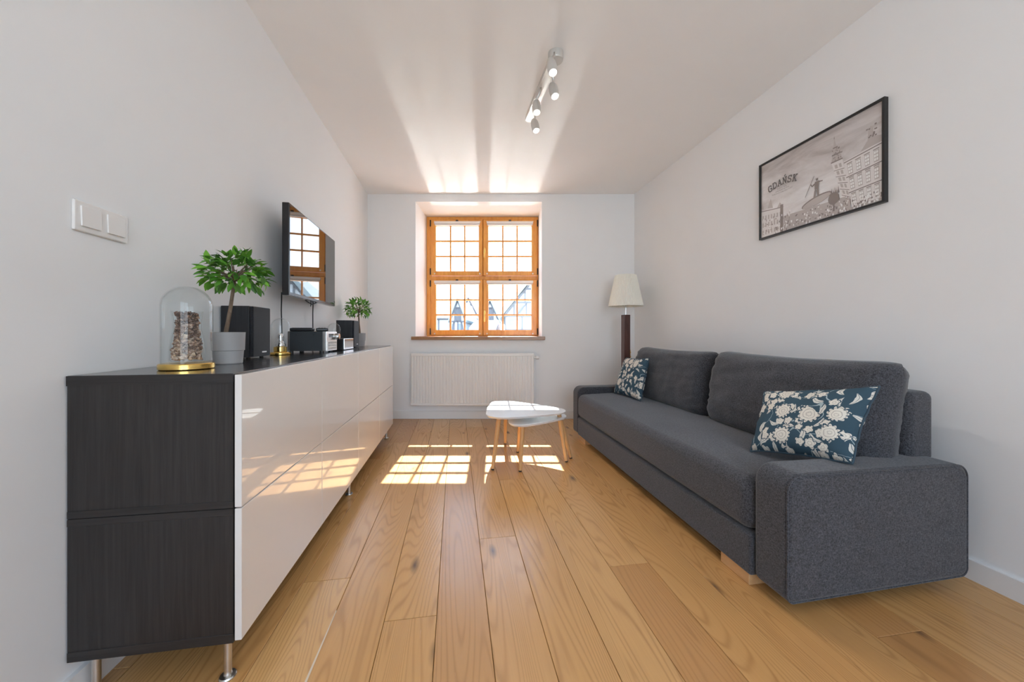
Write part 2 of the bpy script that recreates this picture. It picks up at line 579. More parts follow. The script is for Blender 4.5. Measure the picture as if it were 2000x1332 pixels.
def obj(name, bm, mat, parent=None, smooth=False, angle=None, loc=None, recalc=True):
    if recalc:
        bmesh.ops.recalc_face_normals(bm, faces=bm.faces[:])
    me = bpy.data.meshes.new(name)
    bm.to_mesh(me)
    bm.free()
    me.materials.append(M[mat] if isinstance(mat, str) else mat)
    if smooth:
        for p in me.polygons:
            p.use_smooth = True
        if angle is not None:
            me.set_sharp_from_angle(angle=R(angle))
    o = bpy.data.objects.new(name, me)
    COL.objects.link(o)
    if smooth and angle is not None:
        wn_ = o.modifiers.new('face_weighted_normals', 'WEIGHTED_NORMAL')
        wn_.keep_sharp = True
    if parent is not None:
        o.parent = parent
    if loc is not None:
        o.location = loc
    return o


def thing(name, label, cat, loc=(0, 0, 0), rz=0.0, group=None):
    o = bpy.data.objects.new(name, None)
    o.empty_display_size = 0.05
    o.location = loc
    o.rotation_euler = (0, 0, rz)
    COL.objects.link(o)
    tag(o, label, cat, group)
    return o


def tag(o, label, cat, group=None):
    o['label'] = label
    o['category'] = cat
    if group:
        o['group'] = group
    return o


def struct(o):
    o['kind'] = 'structure'
    return o


def copy_tree(o, parent=None):
    c = o.copy()
    COL.objects.link(c)
    c.parent = parent
    for ch in list(o.children):
        copy_tree(ch, c)
    return c


def rounded_poly(pts, rad, seg=6):
    out = []
    n = len(pts)
    for i in range(n):
        p = Vector(pts[i])
        a = (Vector(pts[i - 1]) - p)
        b = (Vector(pts[(i + 1) % n]) - p)
        r = rad[i] if hasattr(rad, '__len__') else rad
        if r <= 0:
            out.append(tuple(p))
            continue
        ua, ub = a.normalized(), b.normalized()
        ang = ua.angle(ub)
        t = min(r / math.tan(ang / 2), a.length * .49, b.length * .49)
        r = t * math.tan(ang / 2)
        c = p + (ua + ub).normalized() * (r / math.sin(ang / 2))
        s, e = p + ua * t - c, p + ub * t - c
        tot = s.angle(e)
        for k in range(seg + 1):
            f = k / seg
            v = (s * math.sin((1 - f) * tot) + e * math.sin(f * tot)) / math.sin(tot)
            out.append(tuple(c + v))
    return out


# ------------------------------------------------------------------ the room
XL, XR, ZC = -0.99, 2.01, 2.555
DW = 4.08                      # distance of the window wall along the view
DO = 4.70                      # its outer face
DF = 4.60                      # plane of the window frame
YR = -2.0
RZ = -TH


def yb(x, d=DW):               # y of the window wall (or a plane parallel to it) at x
    return (d - x * ST) / CT


# floor: subfloor slab and oak planks, each its own piece
bm = bmesh.new()
prism(bm, [(XL, YR), (XR, YR), (XR, yb(XR)), (XL, yb(XL))], 'z', -0.12, -0.016)
floor = struct(obj('floor', bm, 'subfloor'))
W = 0.1735
X0 = -0.064 - 6 * W
known = {5: [1.217 + 0.12], 7: [1.75], 10: [1.40], 14: [0.98]}
prng = random.Random(21)
row = 0
x = X0
joints = {5: [-0.9, 1.255, 3.15], 6: [-1.4, 0.55, 2.72], 7: [-0.6, 1.69, 3.72], 8: [-1.1, 0.35, 2.35], 9: [-1.5, 0.72, 2.95],
          10: [-0.3, 1.405, 3.3], 11: [-1.2, 0.75, 2.6], 12: [-0.7, 0.42, 2.1], 13: [-1.4, 0.6, 2.4], 14: [-0.5, 0.945, 2.9],
          4: [-1.0, 0.75, 2.55, 3.6], 3: [-0.4, 1.5, 3.3], 2: [-1.3, 1.0, 2.9]}
while x < XR - 0.001:
    xa, xb = max(x, XL), min(x + W, XR)
    if xb - xa > 0.005:
        js = joints.get(row) or [prng.uniform(-1.6, -0.4), prng.uniform(0.3, 1.6), prng.uniform(2.2, 3.4)]
        ys = [YR] + js + [None]
        for a, b in zip(ys, ys[1:]):
            g = 0.0008
            if b is None:
                poly = [(xa + g, a + g), (xb - g, a + g), (xb - g, yb(xb)), (xa + g, yb(xa))]
            else:
                poly = [(xa + g, a + g), (xb - g, a + g), (xb - g, b - g), (xa + g, b - g)]
            cx = (xa + xb) / 2
            cy = a
            bm = bmesh.new()
            dz = prng.uniform(-0.0005, 0.0)
            prism(bm, [(px - cx, py - cy) for px, py in poly], 'z', -0.016, dz)
            bmesh.ops.bevel(bm, geom=[e for e in bm.edges if all(v.co.z > -0.01 for v in e.verts)], offset=0.0011, segments=1, affect='EDGES')
            obj('floor_plank', bm, 'oak', floor, loc=(cx, cy, 0))
    x += W
    row += 1
# pale filler strip in one joint, widest near the camera
bm = bmesh.new()
xs = X0 + 4 * W
prism(bm, [(xs - 0.005, 0.55), (xs + 0.005, 0.55), (xs + 0.0035, 1.05), (xs + 0.001, 1.33), (xs - 0.001, 1.33), (xs - 0.003, 1.05)], 'z', -0.004, 0.0006)
obj('joint_filler', bm, 'filler', floor)

ceiling = bmesh.new()
prism(ceiling, [(XL - .1, YR - .1), (XR + .1, YR - .1), (XR + .1, yb(XR + .1, DO)), (XL - .1, yb(XL - .1, DO))], 'z', ZC, ZC + 0.12)
struct(obj('ceiling', ceiling, 'ceiling'))
bm = bmesh.new()
prism(bm, [(XL - .1, YR - .1), (XL, YR - .1), (XL, yb(XL)), (XL - .1, yb(XL - .1))], 'z', -.12, ZC)
struct(obj('wall_left', bm, 'wall'))
bm = bmesh.new()
prism(bm, [(XR, YR - .1), (XR + .1, YR - .1), (XR + .1, yb(XR + .1)), (XR, yb(XR))], 'z', -.12, ZC)
struct(obj('wall_right', bm, 'wall'))

# window wall with a deep reveal (local frame square to the wall: x right, y away, z up)
OX0, OX1, OZ0, OZ1 = -1.098, 0.340, 0.905, 2.469
WL, WR = -1.80, 1.36
bm = bmesh.new()
bx(bm, WL, OX0, DW, DO, -.12, ZC)
bx(bm, OX1, WR + .1, DW, DO, -.12, ZC)
bx(bm, OX0, OX1, DW, DO, OZ1, ZC)
bx(bm, OX0, OX1, DW, DO, -.12, OZ0)
wb = struct(obj('wall_back', bm, 'wall'))
wb.rotation_euler = (0, 0, RZ)

# rear wall with an unseen window, added and sized for fill light
RA, RB, RC, RD = -0.60, 1.65, 0.60, 2.30
bm = bmesh.new()
bx(bm, XL, RA, YR - .12, YR, -.12, ZC)
bx(bm, RB, XR, YR - .12, YR, -.12, ZC)
bx(bm, RA, RB, YR - .12, YR, RD, ZC)
bx(bm, RA, RB, YR - .12, YR, -.12, RC)
struct(obj('wall_rear', bm, 'wall'))
w2 = bpy.data.objects.new('added_window', None)
COL.objects.link(w2)
w2.location = ((RA + RB) / 2, YR - .06, RC)
w2['kind'] = 'structure'
hw2, hh2 = (RB - RA) / 2, RD - RC
bm = bmesh.new()
for a in (-hw2, -0.03, hw2 - .06):
    bx(bm, a, a + 0.06, -.03, .03, 0, hh2)
bx(bm, -hw2 + .06, hw2 - .06, -.03, .03, 0, 0.06)
bx(bm, -hw2 + .06, hw2 - .06, -.03, .03, hh2 - .06, hh2)
obj('window_frame', bm, 'pine', w2)
for a in (-hw2 + .06, 0.03):
    obj('pane', box(a, a + hw2 - .09, -.004, .004, 0.06, hh2 - .06), 'glass', w2)

# baseboards
BH, BT = 0.078, 0.014
bm = bmesh.new()
prism(bm, [(XL, YR), (XL + BT, YR), (XL + BT, yb(XL + BT, DW - BT)), (XL, yb(XL, DW - BT))], 'z', 0, BH)
struct(obj('baseboard_left', bm, 'trim'))
bm = bmesh.new()
prism(bm, [(XR - BT, YR), (XR, YR), (XR, yb(XR, DW - BT)), (XR - BT, yb(XR - BT, DW - BT))], 'z', 0, BH)
struct(obj('baseboard_right', bm, 'trim'))
ul, ur = XL * CT - yb(XL) * ST, XR * CT - yb(XR) * ST
o = struct(obj('baseboard_back', box(ul + .001, ur - .001, DW - BT, DW, 0, BH + .012, bev=.002), 'trim'))
o.rotation_euler = (0, 0, RZ)

# ------------------------------------------------------------------ window in view
win = bpy.data.objects.new('window_1', None)
COL.objects.link(win)
win.rotation_euler = (0, 0, RZ)
win.location = cdir(0, DF, 0)
win['kind'] = 'structure'
S = DF / FPX


def wx(px):
    return (px - 1000) * S


def wz(py):
    return EYE + (652 - py) * S


fx0, fx1, fz0, fz1 = OX0 + .002, OX1 - .002, OZ0 + .03, OZ1 - .002
mx = wx(943.5)
tz = wz(542)
bm = bmesh.new()
bx(bm, fx0, wx(842), 0, .07, fz0, fz1, .004)
bx(bm, wx(1049), fx1, 0, .07, fz0, fz1, .004)
bx(bm, wx(841), wx(1050), 0, .07, wz(429), fz1, .004)
bx(bm, wx(841), wx(1050), 0, .07, fz0, wz(655), .004)
bx(bm, wx(841), wx(1050), .006, .07, wz(546), wz(539), .003)
bx(bm, wx(939), wx(949), .0505, .075, fz0, fz1, .003)
obj('window_frame', bm, 'pine', win, True, 30)


def sash(x0, x1, z0, z1, g0, g1, h0, h1, handle):
    """outer px box x0..x1, y z0(top)..z1 ; glass px g0..g1, h0(top)..h1"""
    bm = bmesh.new()
    X0, X1, Z1, Z0 = wx(x0), wx(x1), wz(z0), wz(z1)
    A, B, D, C = wx(g0), wx(g1), wz(h0), wz(h1)
    ya, yb_ = -.018, .05
    bx(bm, X0, A, ya, yb_, Z0, Z1, .005)
    bx(bm, B, X1, ya, yb_, Z0, Z1, .005)
    bx(bm, A - .004, B + .004, ya, yb_, D, Z1, .005)
    bx(bm, A - .004, B + .004, ya, yb_, Z0, C, .005)
    s = obj('sash', bm, 'pine', win, True, 30)
    mw = 0.0095
    xs = [A + (B - A) * k / 3 for k in range(4)]
    zs = [C + (D - C) * k / 3 for k in range(4)]
    for k in (1, 2):
        obj('muntin', box(xs[k] - mw, xs[k] + mw, .004, .036, C, D, bev=.003), 'pine', s, True, 30)
        obj('muntin', box(A, B, .004, .036, zs[k] - mw, zs[k] + mw, bev=.003), 'pine', s, True, 30)
    for i in range(3):
        for j in range(3):
            obj('pane', box(xs[i] + (mw if i else 0), xs[i + 1] - (mw if i < 2 else 0), .018, .022, zs[j] + (mw if j else 0), zs[j + 1] - (mw if j < 2 else 0)), 'glass', s)
    # rolled-up blind fixed along the head of the sash
    bm = bmesh.new()
    zc_ = D + 0.026
    bx(bm, A - .02, B + .02, ya - .028, ya, zc_ - .012, zc_ + .022, .008, 2)
    bx(bm, A - .012, B + .012, ya - .02, ya - .002, zc_ - .03, zc_ - .014, .004)
    r = obj('blind_rail', bm, 'plastic', s, True, 35)
    r['label'] = 'white rolled blind rail'
    bm = bmesh.new()
    cxm = (A + B) / 2
    bx(bm, cxm - .016, cxm + .016, ya - .034, ya - .004, zc_ + .020, zc_ + .036, .004)
    obj('blind_clip', bm, 'darkmetal', s, True, 35)
    bm = bmesh.new()
    for cxx in (A - .016, B + .016):
        for czz in (Z1 - .03, Z0 + .022):
            lathe(bm, [(.009, 0), (.009, .006)], 10, 0, 0, 0)
            vs = bm.verts[-20:] if False else list(bm.verts)[-20:]
            for v in vs:
                v.co = Vector((cxx + v.co.x, ya - v.co.z, czz + v.co.y))
    obj('screw_cover', bm, 'plastic', s)
    if handle:
        hx, hz = wx(946.8), wz(handle)
        bm = bmesh.new()
        bx(bm, hx - .013, hx + .013, ya - .010, ya, hz - .035, hz + .035, .004)
        tube(bm, [(hx, ya - .005, hz + .01), (hx, ya - .045, hz + .01), (hx, ya - .052, hz), (hx, ya - .052, hz - .11)], [.009, .009, .010, .008], 10)
        h = obj('sash_handle', bm, 'brass', s, True, 40)
        h['label'] = 'pale brass lever handle'
    bm = bmesh.new()
    hxx = X0 - .004 if x0 < 900 else X1 + .004
    for hz in (Z1 - .05, Z0 + .05):
        tube(bm, [(hxx, ya - .006, hz - .04), (hxx, ya - .006, hz + .04)], .008, 10)
    obj('hinge', bm, 'darkmetal', s, True, 40)
    return s


sash(842, 943, 429.5, 538.5, 852, 935, 441, 530, None)
sash(944, 1049, 429.5, 538.5, 954, 1038, 441, 530, 490)
sash(842, 943, 546.5, 655, 852, 935, 556, 644.5, None)
sash(944, 1049, 546.5, 655, 954, 1038, 556, 644.5, 612)
# inside sill board and outside flashing
bm = bmesh.new()
bx(bm, OX0 + .001, OX1 - .001, DW - DF - .001, -.001, OZ0 - .001 + .001, .935)
bx(bm, -1.136, .374, DW - DF - .052, DW - DF - .0005, .897, .935, .006, 2)
o = obj('window_sill', bm, 'sillwood', win, True, 35)
o['label'] = 'brown varnished wooden sill board'
obj('sill_flashing', box(OX0 - .05, OX1 + .05, .072, .36, OZ0 - .02, OZ0 + .02, bev=.004), 'zinc', win)

# ------------------------------------------------------------------ sideboard
sb = thing('sideboard', 'long sideboard with cream high-gloss fronts and black-brown top and side on slim metal legs', 'sideboard', (-0.78, 2.28, 0))
SX0, SX1, SY0, SY1, SZ0, SZ1 = -0.205, 0.18, -1.196, 1.204, 0.12, 0.857
mid = (SZ0 + SZ1) / 2
obj('top', box(SX0, SX1, SY0, SY1, SZ1 - .026, SZ1, bev=.0015), 'blacktop', sb)
for a, b in ((mid, mid + .020), (mid - .020, mid - .0008), (SZ0, SZ0 + .026)):
    obj('carcass_board', box(SX0, SX1, SY0, SY1, a + .0004, b, bev=.001), 'blackstrip', sb)
obj('edge_band', box(SX0, SX1, SY0 - .0012, SY0 + .0004, SZ1 - .026, SZ1 - .0006), 'blackstrip', sb)
for z0, z1 in ((SZ0 + .026, mid - .020), (mid + .020, SZ1 - .026)):
    for ya in (SY0 + .002, SY1 - .02):
        obj('side_panel', box(SX0, SX1 - .001, ya, ya + .018, z0, z1), 'blackwood', sb)
    obj('back_panel', box(SX0 + .004, SX0 + .008, SY0 + .02, SY1 - .02, z0, z1), 'blackwood', sb)
for k in range(4):
    y0 = SY0 + k * 0.6
    for z0, z1 in ((SZ0 + .004, mid), (mid, SZ1 - .002)):
        obj('drawer_front', box(SX1 + .0025, SX1 + .0205, y0 + .0015, y0 + .5985, z0 + .0015, z1 - .0015, bev=.0022, seg=2), 'gloss', sb, True, 25)
for yy in (-1.16, 0.0, 1.17):
    for xx in (-0.17, 0.147):
        bm = bmesh.new()
        lathe(bm, [(.019, 0), (.021, .004), (.019, .008), (.0105, .010), (.0095, .014), (.0095, SZ0)], 20, xx, yy, 0)
        obj('leg', bm, 'steel', sb, True, 40)
TOP = SZ1

# ------------------------------------------------------------------ tv and its cables
tv = thing('television', 'flat black television on the left wall reflecting the window', 'television', (-0.872, 2.43, EYE + .203), R(1.8))
TW, TH_, TD = 0.80, 0.485, 0.035
obj('bezel', box(-TD, 0.0, -TW / 2, TW / 2, 0, TH_, bev=.004, seg=2), 'bezel', tv, True, 35)
obj('screen', box(-.001, 0.0012, -TW / 2 + .008, TW / 2 - .008, 0.016, TH_ - .008), 'screen', tv)
obj('back_cover', box(-TD - .02, -TD, -TW / 2 + .12, TW / 2 - .12, .06, TH_ - .1, bev=.01), 'black', tv, True, 35)
bm = bmesh.new()
bx(bm, -.113, -.105, -.1, .1, .14, .36)
bx(bm, -.106, -TD - .019, -.03, .03, .2, .3)
o = obj('wall_bracket', bm, 'darkmetal', tv)
bm = bmesh.new()
tube(bm, [(-.0300, -.1, 0.002), (-.026, -.05, -.010), (-.022, 0.0, -.018), (-.026, .05, -.008), (-.028, .1, .002)], .003, 8)
tube(bm, [(-.02, -.03, .002), (-.02, -.028, -.02), (-.02, -.034, -.032)], .0025, 8)
obj('loose_lead', bm, 'cable', tv, True)
bm = bmesh.new()
tube(bm, [(-.972, 2.205, 1.20), (-.973, 2.202, 1.10), (-.972, 2.206, .98), (-.970, 2.204, TOP + .006), (-.962, 2.24, TOP + .006)], .0035, 8)
tag(obj('power_cable', bm, 'cable', None, True), 'black cable hanging from the television\'s near end behind the small brass cloche', 'cable')
bm = bmesh.new()
tube(bm, [(-.955, 2.61, 1.19), (-.957, 2.61, 1.1), (-.957, 2.612, TOP + .006), (-.95, 2.57, TOP + .006)], .0035, 8)
tag(obj('antenna_cable', bm, 'cable', None, True), 'black cable dropping from the television\'s middle down behind the stereo', 'cable')

# ------------------------------------------------------------------ light switch
sw = thing('light_switch', 'white double light switch on the left wall', 'switch', (XL, 1.176, EYE + .313))
obj('cover_frame', box(.0003, .010, -.077, .077, -.0405, .0405, bev=.004, seg=2), 'plastic', sw, True, 35)
for c in (-.0365, .0365):
    r = obj('rocker', box(.010, .0145, c - .027, c + .027, -.027, .027, bev=.0016, seg=2), 'plastic', sw, True, 35)
    r.rotation_euler = (0, R(-1.6), 0)

# ------------------------------------------------------------------ glass cloches


def cloche(name, label, x, y, r_, h, base_r, base_h, group=None):
    t = thing(name, label, 'cloche', (x, y, TOP), 0, group)
    bm = lathe(bmesh.new(), [(base_r - .004, 0), (base_r, .003), (base_r, base_h - .003), (base_r - .003, base_h)], 48)
    b_ = obj('base', bm, 'brass', t, True, 30)
    b_['label'] = 'round brass base'
    out = [(r_, base_h)]
    hc = h - r_
    for k in range(13):
        a = PI / 2 * k / 12
        out.append((r_ * math.cos(a) + 1e-4, hc + r_ * math.sin(a)))
    th = 0.0022
    inn = [(max(r - th, 1e-4), z - (th if z > hc else 0)) for r, z in out]
    bm = lathe(bmesh.new(), out + list(reversed(inn)), 56, cap0=False, cap1=False)
    d_ = obj('dome', bm, 'dome', t, True, 60)
    d_['label'] = 'clear glass dome'
    return t


C1X, C1Y = -0.815, 1.243
cl1 = cloche('glass_cloche', 'large glass cloche on brass base holding a vase of potpourri', C1X, C1Y, .0615, .254, .067, .019)
#obj('price_sticker', box(.080, .0835, -.012, .012, .10, .145), 'paper', cl1).rotation_euler = (0, 0, R(-58))
CB2 = cloche('glass_cloche', 'small glass cloche on brass base between near speaker and stereo', -0.893, 2.012, .043, .190, .047, .014)
CB3 = cloche('glass_cloche', 'small glass cloche behind the stereo, beside the far speaker', -0.888, 2.822, .046, .190, .050, .014)
# inside the small cloches: a tea-light cup with a glass bud on top
def tealight(x, y, label):
    t = thing('candle_holder', label, 'candle holder', (x, y, TOP + .0142))
    obj('cup', lathe(bmesh.new(), [(.028, 0), (.030, .003), (.030, .026), (.027, .027)], 28), 'brass', t, True, 30)
    bm = lathe(bmesh.new(), [(.020, .0272), (.024, .035), (.017, .052), (.010, .062), (.016, .075), (.012, .092), (.005, .098)], 20)
    g_ = obj('glass_figure', bm, 'chrome', t, True, 60)
    g_['label'] = 'shiny clear ornament'
    return t
tealight(-0.893, 2.012, 'small brass cup with shiny ornament inside the cloche left of the stereo')
tealight(-0.888, 2.822, 'small brass cup with shiny ornament inside the cloche behind the stereo')

# vase with potpourri
vz = TOP + .0195
vase = thing('glass_vase', 'clear waisted glass vase full of potpourri under the large cloche', 'vase', (C1X, C1Y, vz))
vp = [(.040, 0), (.0425, .010), (.042, .045), (.038, .075), (.0335, .100), (.0335, .125), (.0365, .150), (.038, .158)]
inn = [(r - .003, max(z, .005)) for r, z in vp]
bm = lathe(bmesh.new(), vp + list(reversed(inn)), 40, cap0=True, cap1=True)
obj('body', bm, 'vaseglass', vase, True, 60)


def vr(z):
    for (r0, z0), (r1, z1) in zip(vp, vp[1:]):
        if z <= z1:
            return r0 + (r1 - r0) * (z - z0) / max(z1 - z0, 1e-6)
    return vp[-1][0]


def crumple(bm, c, s, rg, flat_=0.45):
    """a cupped, crumpled dried petal"""
    rot = Matrix.Rotation(rg.uniform(0, 6.28), 3, 'Z') @ Matrix.Rotation(rg.uniform(-1.1, 1.1), 3, 'X') @ Matrix.Rotation(rg.uniform(-1.1, 1.1), 3, 'Y')
    n = 7
    cen = bm.verts.new(c + rot @ Vector((0, 0, -s * flat_)))
    ring1 = [bm.verts.new(c + rot @ (Vector((math.cos(6.283 * i / n), math.sin(6.283 * i / n) * .8, rg.uniform(-.25, .15))) * s * .6)) for i in range(n)]
    ring2 = [bm.verts.new(c + rot @ (Vector((math.cos(6.283 * i / n) * rg.uniform(.8, 1.1), math.sin(6.283 * i / n) * .8 * rg.uniform(.8, 1.1), rg.uniform(.1, .6))) * s)) for i in range(n)]
    for i in range(n):
        j = (i + 1) % n
        bm.faces.new((cen, ring1[i], ring1[j]))
        bm.faces.new((ring1[i], ring2[i], ring2[j], ring1[j]))


prg = random.Random(5)
bm = bmesh.new()
for k in range(900):
    z = prg.uniform(.010, .152)
    rr = (vr(z) - .0085) * math.sqrt(prg.uniform(0.35, 1))
    if z > .13:
        rr *= .8
    a = prg.uniform(0, 6.283)
    crumple(bm, Vector((rr * math.cos(a), rr * math.sin(a), z)), prg.uniform(.005, .0085), prg)
pot = obj('potpourri', bm, 'petal_dark', None, True)
pot.location = (C1X, C1Y, vz)
pot['kind'] = 'stuff'
tag(pot, 'brown dried potpourri flakes filling the glass vase', 'potpourri')
for k in range(34):
    z = prg.uniform(.016, .085) if k < 22 else prg.uniform(.095, .148)
    a = prg.uniform(-2.9, 0.9)
    s = prg.uniform(.0095, .0135)
    rr = vr(z) - .0042 - s * .95
    bm = bmesh.new()
    crumple(bm, Vector((0, 0, 0)), s, prg, .5)
    bmesh.ops.subdivide_edges(bm, edges=bm.edges[:], cuts=1, smooth=0.6, use_grid_fill=True)
    low = k < 22
    o = obj('dried_petal', bm, ('petal_pale' if k % 3 else 'petal_tan') if low else ('petal_brown' if k % 3 else 'petal_tan'), None, True)
    o.location = (C1X + rr * math.cos(a), C1Y + rr * math.sin(a), vz + z)
    if low:
        tag(o, 'pale tan dried flower piece in the lower half of the vase', 'dried flower', 'pale dried flowers low in the vase')
    else:
        tag(o, 'brown curled dried flower piece in the upper half of the vase', 'dried flower', 'brown dried flowers high in the vase')

# ------------------------------------------------------------------ laurel trees


def leaf_mesh():
    bm = bmesh.new()
    L, Wd = .046, .0105
    prof = [(0, .0012), (.18, .55), (.42, 1.0), (.68, .8), (.88, .36), (1.0, .02)]
    cs, ls, rs = [], [], []
    for f, w in prof:
        drop = -.010 * f * f
        cs.append(bm.verts.new((0, f * L, drop)))
        ls.append(bm.verts.new((-w * Wd, f * L, drop + .0038 * w)))
        rs.append(bm.verts.new((w * Wd, f * L, drop + .0038 * w)))
    for i in range(len(prof) - 1):
        bm.faces.new((cs[i], cs[i + 1], ls[i + 1], ls[i]))
        bm.faces.new((cs[i], rs[i], rs[i + 1], cs[i + 1]))
    me = bpy.data.meshes.new('leaf')
    bm.to_mesh(me)
    bm.free()
    me.materials.append(M['leaf'])
    for p in me.polygons:
        p.use_smooth = True
    return me


LEAF = leaf_mesh()


def laurel(x, y, label, seed, n, crown, lean, leaf_s):
    rg = random.Random(seed)
    t = thing('potted_laurel', label, 'plant', (x, y, TOP), 0, 'little laurel trees on the sideboard')
    bm = lathe(bmesh.new(), [(.040, 0), (.0425, .003), (.0455, .046), (.046, .0475), (.0485, .049), (.0505, .112), (.0515, .114), (.0485, .114), (.0465, .098)], 40, cap1=False)
    p_ = obj('pot', bm, 'pot', t, True, 30)
    p_['label'] = 'stepped grey plant pot'
    obj('soil', lathe(bmesh.new(), [(.02, .09), (.0465, .094), (.046, .099), (.01, .102)], 24), 'soil', t, True)
    cx, cy, cz = lean
    cr = Vector((cx, cy, cz))
    top = Vector((cx * .75, cy * .75, cz - crown[2] * .45))
    pts = [Vector((cx * -.4, 0, .098)), Vector((cx * -.1, .002, .15)), Vector((cx * .3, -.002, .20)), top]
    bm = tube(bmesh.new(), pts, [.0075, .0066, .006, .0055], 10)
    obj('trunk', bm, 'bark', t, True)
    bm = bmesh.new()
    tips = []
    for k in range(16):
        a = k * 2.4 + rg.uniform(-.3, .3)
        el = rg.uniform(-.2, 1.2)
        d = Vector((math.cos(a) * math.cos(el), math.sin(a) * math.cos(el), math.sin(el)))
        e = cr + Vector((d.x * crown[0], d.y * crown[1], d.z * crown[2])) * .72
        mid_ = (top + e) / 2 + Vector((0, 0, .008))
        tube(bm, [top, mid_, e], [.003, .002, .001], 6)
        tips.append(e)
    obj('twigs', bm, 'bark', t, True)
    for k in range(n):
        # points over and inside an oblate crown, clustered on twigs
        u = rg.random()
        zz = 1 - 1.75 * ((k + .5) / n)
        a = k * 2.39996 + rg.uniform(-.4, .4)
        rr = math.sqrt(max(0, 1 - zz * zz)) if abs(zz) < 1 else 0
        f = (0.40 + .58 * u ** .5)
        d = Vector((rr * math.cos(a), rr * math.sin(a), zz))
        pos = cr + Vector((d.x * crown[0], d.y * crown[1], d.z * crown[2])) * f
        outw = (d * .8 + Vector((rg.uniform(-.9, .9), rg.uniform(-.9, .9), rg.uniform(-.7, .7)))).normalized()
        q = outw.to_track_quat('Y', 'Z')
        o = bpy.data.objects.new('leaf', LEAF)
        COL.objects.link(o)
        o.parent = t
        o.location = pos
        o.rotation_mode = 'QUATERNION'
        from mathutils import Quaternion
        o.rotation_quaternion = q @ Quaternion((0, 1, 0), rg.uniform(-.7, .7)) @ Quaternion((1, 0, 0), rg.uniform(-.3, .3))
        s = leaf_s * rg.uniform(.75, 1.2)
        o.scale = (s, s, s)
    return t


laurel(-0.814, 1.443, 'larger-looking laurel tree in grey pot beside the potpourri cloche', 3, 280, (.094, .094, .070), (.026, 0, .328), .86)
laurel(-0.838, 3.33, 'laurel tree in grey pot at the far end beside the far speaker', 8, 240, (.10, .10, .085), (-.01, 0, .325), .86)

# ------------------------------------------------------------------ speakers


def speaker(x0, x1, y0, y1, h, label):
    cx, cy = (x0 + x1) / 2, (y0 + y1) / 2
    t = thing('bookshelf_speaker', label, 'speaker', (cx, cy, TOP), 0, 'pair of black speakers')
    hx, hy = (x1 - x0) / 2, (y1 - y0) / 2
    obj('cabinet', box(-hx, hx - .016, -hy, hy, .006, h, bev=.0025, seg=2), 'blackveneer', t, True, 35)
    obj('grille', box(hx - .0155, hx, -hy + .001, hy - .001, .008, h - .001, bev=.005, seg=2), 'grille', t, True, 35)
    b = obj('badge', box(hx - .0004, hx + .0008, hy - .075, hy - .038, .024, .0305), 'logo', t)
    b['label'] = 'small silver badge'
    bm = bmesh.new()
    for a in (-hx + .015, hx - .03):
        for c in (-hy + .02, hy - .02):
            lathe(bm, [(.008, 0), (.008, .0062)], 10, a, c, 0)
    obj('rubber_feet', bm, 'rubber', t)
    return t


speaker(-.984, -.858, 1.692, 1.838, .228, 'black bookshelf speaker behind the laurel nearest the camera')
speaker(-.900, -.770, 2.905, 3.05, .212, 'black bookshelf speaker at the far end beside the farther laurel')

# ------------------------------------------------------------------ stereo, remotes, clock radio
st = thing('stereo_receiver', 'black compact stereo with silver front and chrome volume knob', 'stereo', (-0.83, 2.245, TOP))
obj('case', box(-.092, .090, -.088, .088, .012, .122, bev=.003, seg=2), 'receiver', st, True, 35)
obj('front_panel', box(.0902, .112, -.090, .090, .010, .121, bev=.003, seg=2), 'steel', st, True, 35)
obj('display', box(.1118, .1126, -.055, .02, .088, .108), 'black', st)
bm = bmesh.new()
for i in range(6):
    for j in range(3):
        bx(bm, .1121, .1150, -.078 + i * .026, -.058 + i * .026, .020 + j * .016, .030 + j * .016, .001)
obj('buttons', bm, 'chrome', st)
bm = bmesh.new()
lathe(bm, [(.017, 0), (.019, .004), (.018, .024), (.015, .027)], 28)
k_ = obj('volume_knob', bm, 'chrome', st, True, 30)
k_.rotation_euler = (0, PI / 2, 0)
k_.location = (.1121, .052, .092)
bm = bmesh.new()
for a in (-.08, .08):
    for c in (-.07, .07):
        lathe(bm, [(.012, 0), (.012, .0118)], 14, a, c, 0)
obj('feet', bm, 'black', st)
bm = bmesh.new()
for c in (-.045, .045):
    lathe(bm, [(.004, 0), (.004, .002)], 8, 0, 0, 0)
    for v in list(bm.verts)[-16:]:
        v.co = Vector((c + v.co.x, -.088 - v.co.z, .103 + v.co.y))
obj('side_screws', bm, 'black', st)


def remote(label, loc, rz, L, Wd):
    t = thing('remote_control', label, 'remote', loc, rz, 'remotes lying on the stereo')
    obj('shell', box(-L / 2, L / 2, -Wd / 2, Wd / 2, 0.0, .019, bev=.006, seg=3), 'black', t, True, 40)
    bm = bmesh.new()
    for i in range(int(L / .014) - 1):
        for j in range(3):
            bx(bm, -L / 2 + .012 + i * .014, -L / 2 + .021 + i * .014, -Wd / 2 + .008 + j * (Wd - .016) / 3, -Wd / 2 + .008 + (j + .7) * (Wd - .016) / 3, .0188, .0205)
    obj('keys', bm, 'receiver', t)
    return t


remote('longer black remote control lying on the stereo', (-.862, 2.20, TOP + .1222), R(4), .118, .045)
remote('short black remote control on the stereo\'s front corner', (-.765, 2.225, TOP + .1222), R(14), .062, .038)

ck = thing('clock_radio', 'small black box with mirrored front right of the stereo', 'radio', (-.758, 2.575, TOP))
obj('case', box(-.044, .036, -.105, .105, .003, .078, bev=.004, seg=2), 'black', ck, True, 35)
obj('front_panel', box(.0362, .044, -.104, .104, .005, .077, bev=.003, seg=2), 'chrome', ck, True, 35)
bm = bmesh.new()
for c in (-.085, .085):
    bx(bm, -.03, .03, c - .008, c + .008, 0, .0032)
obj('feet', bm, 'rubber', ck)

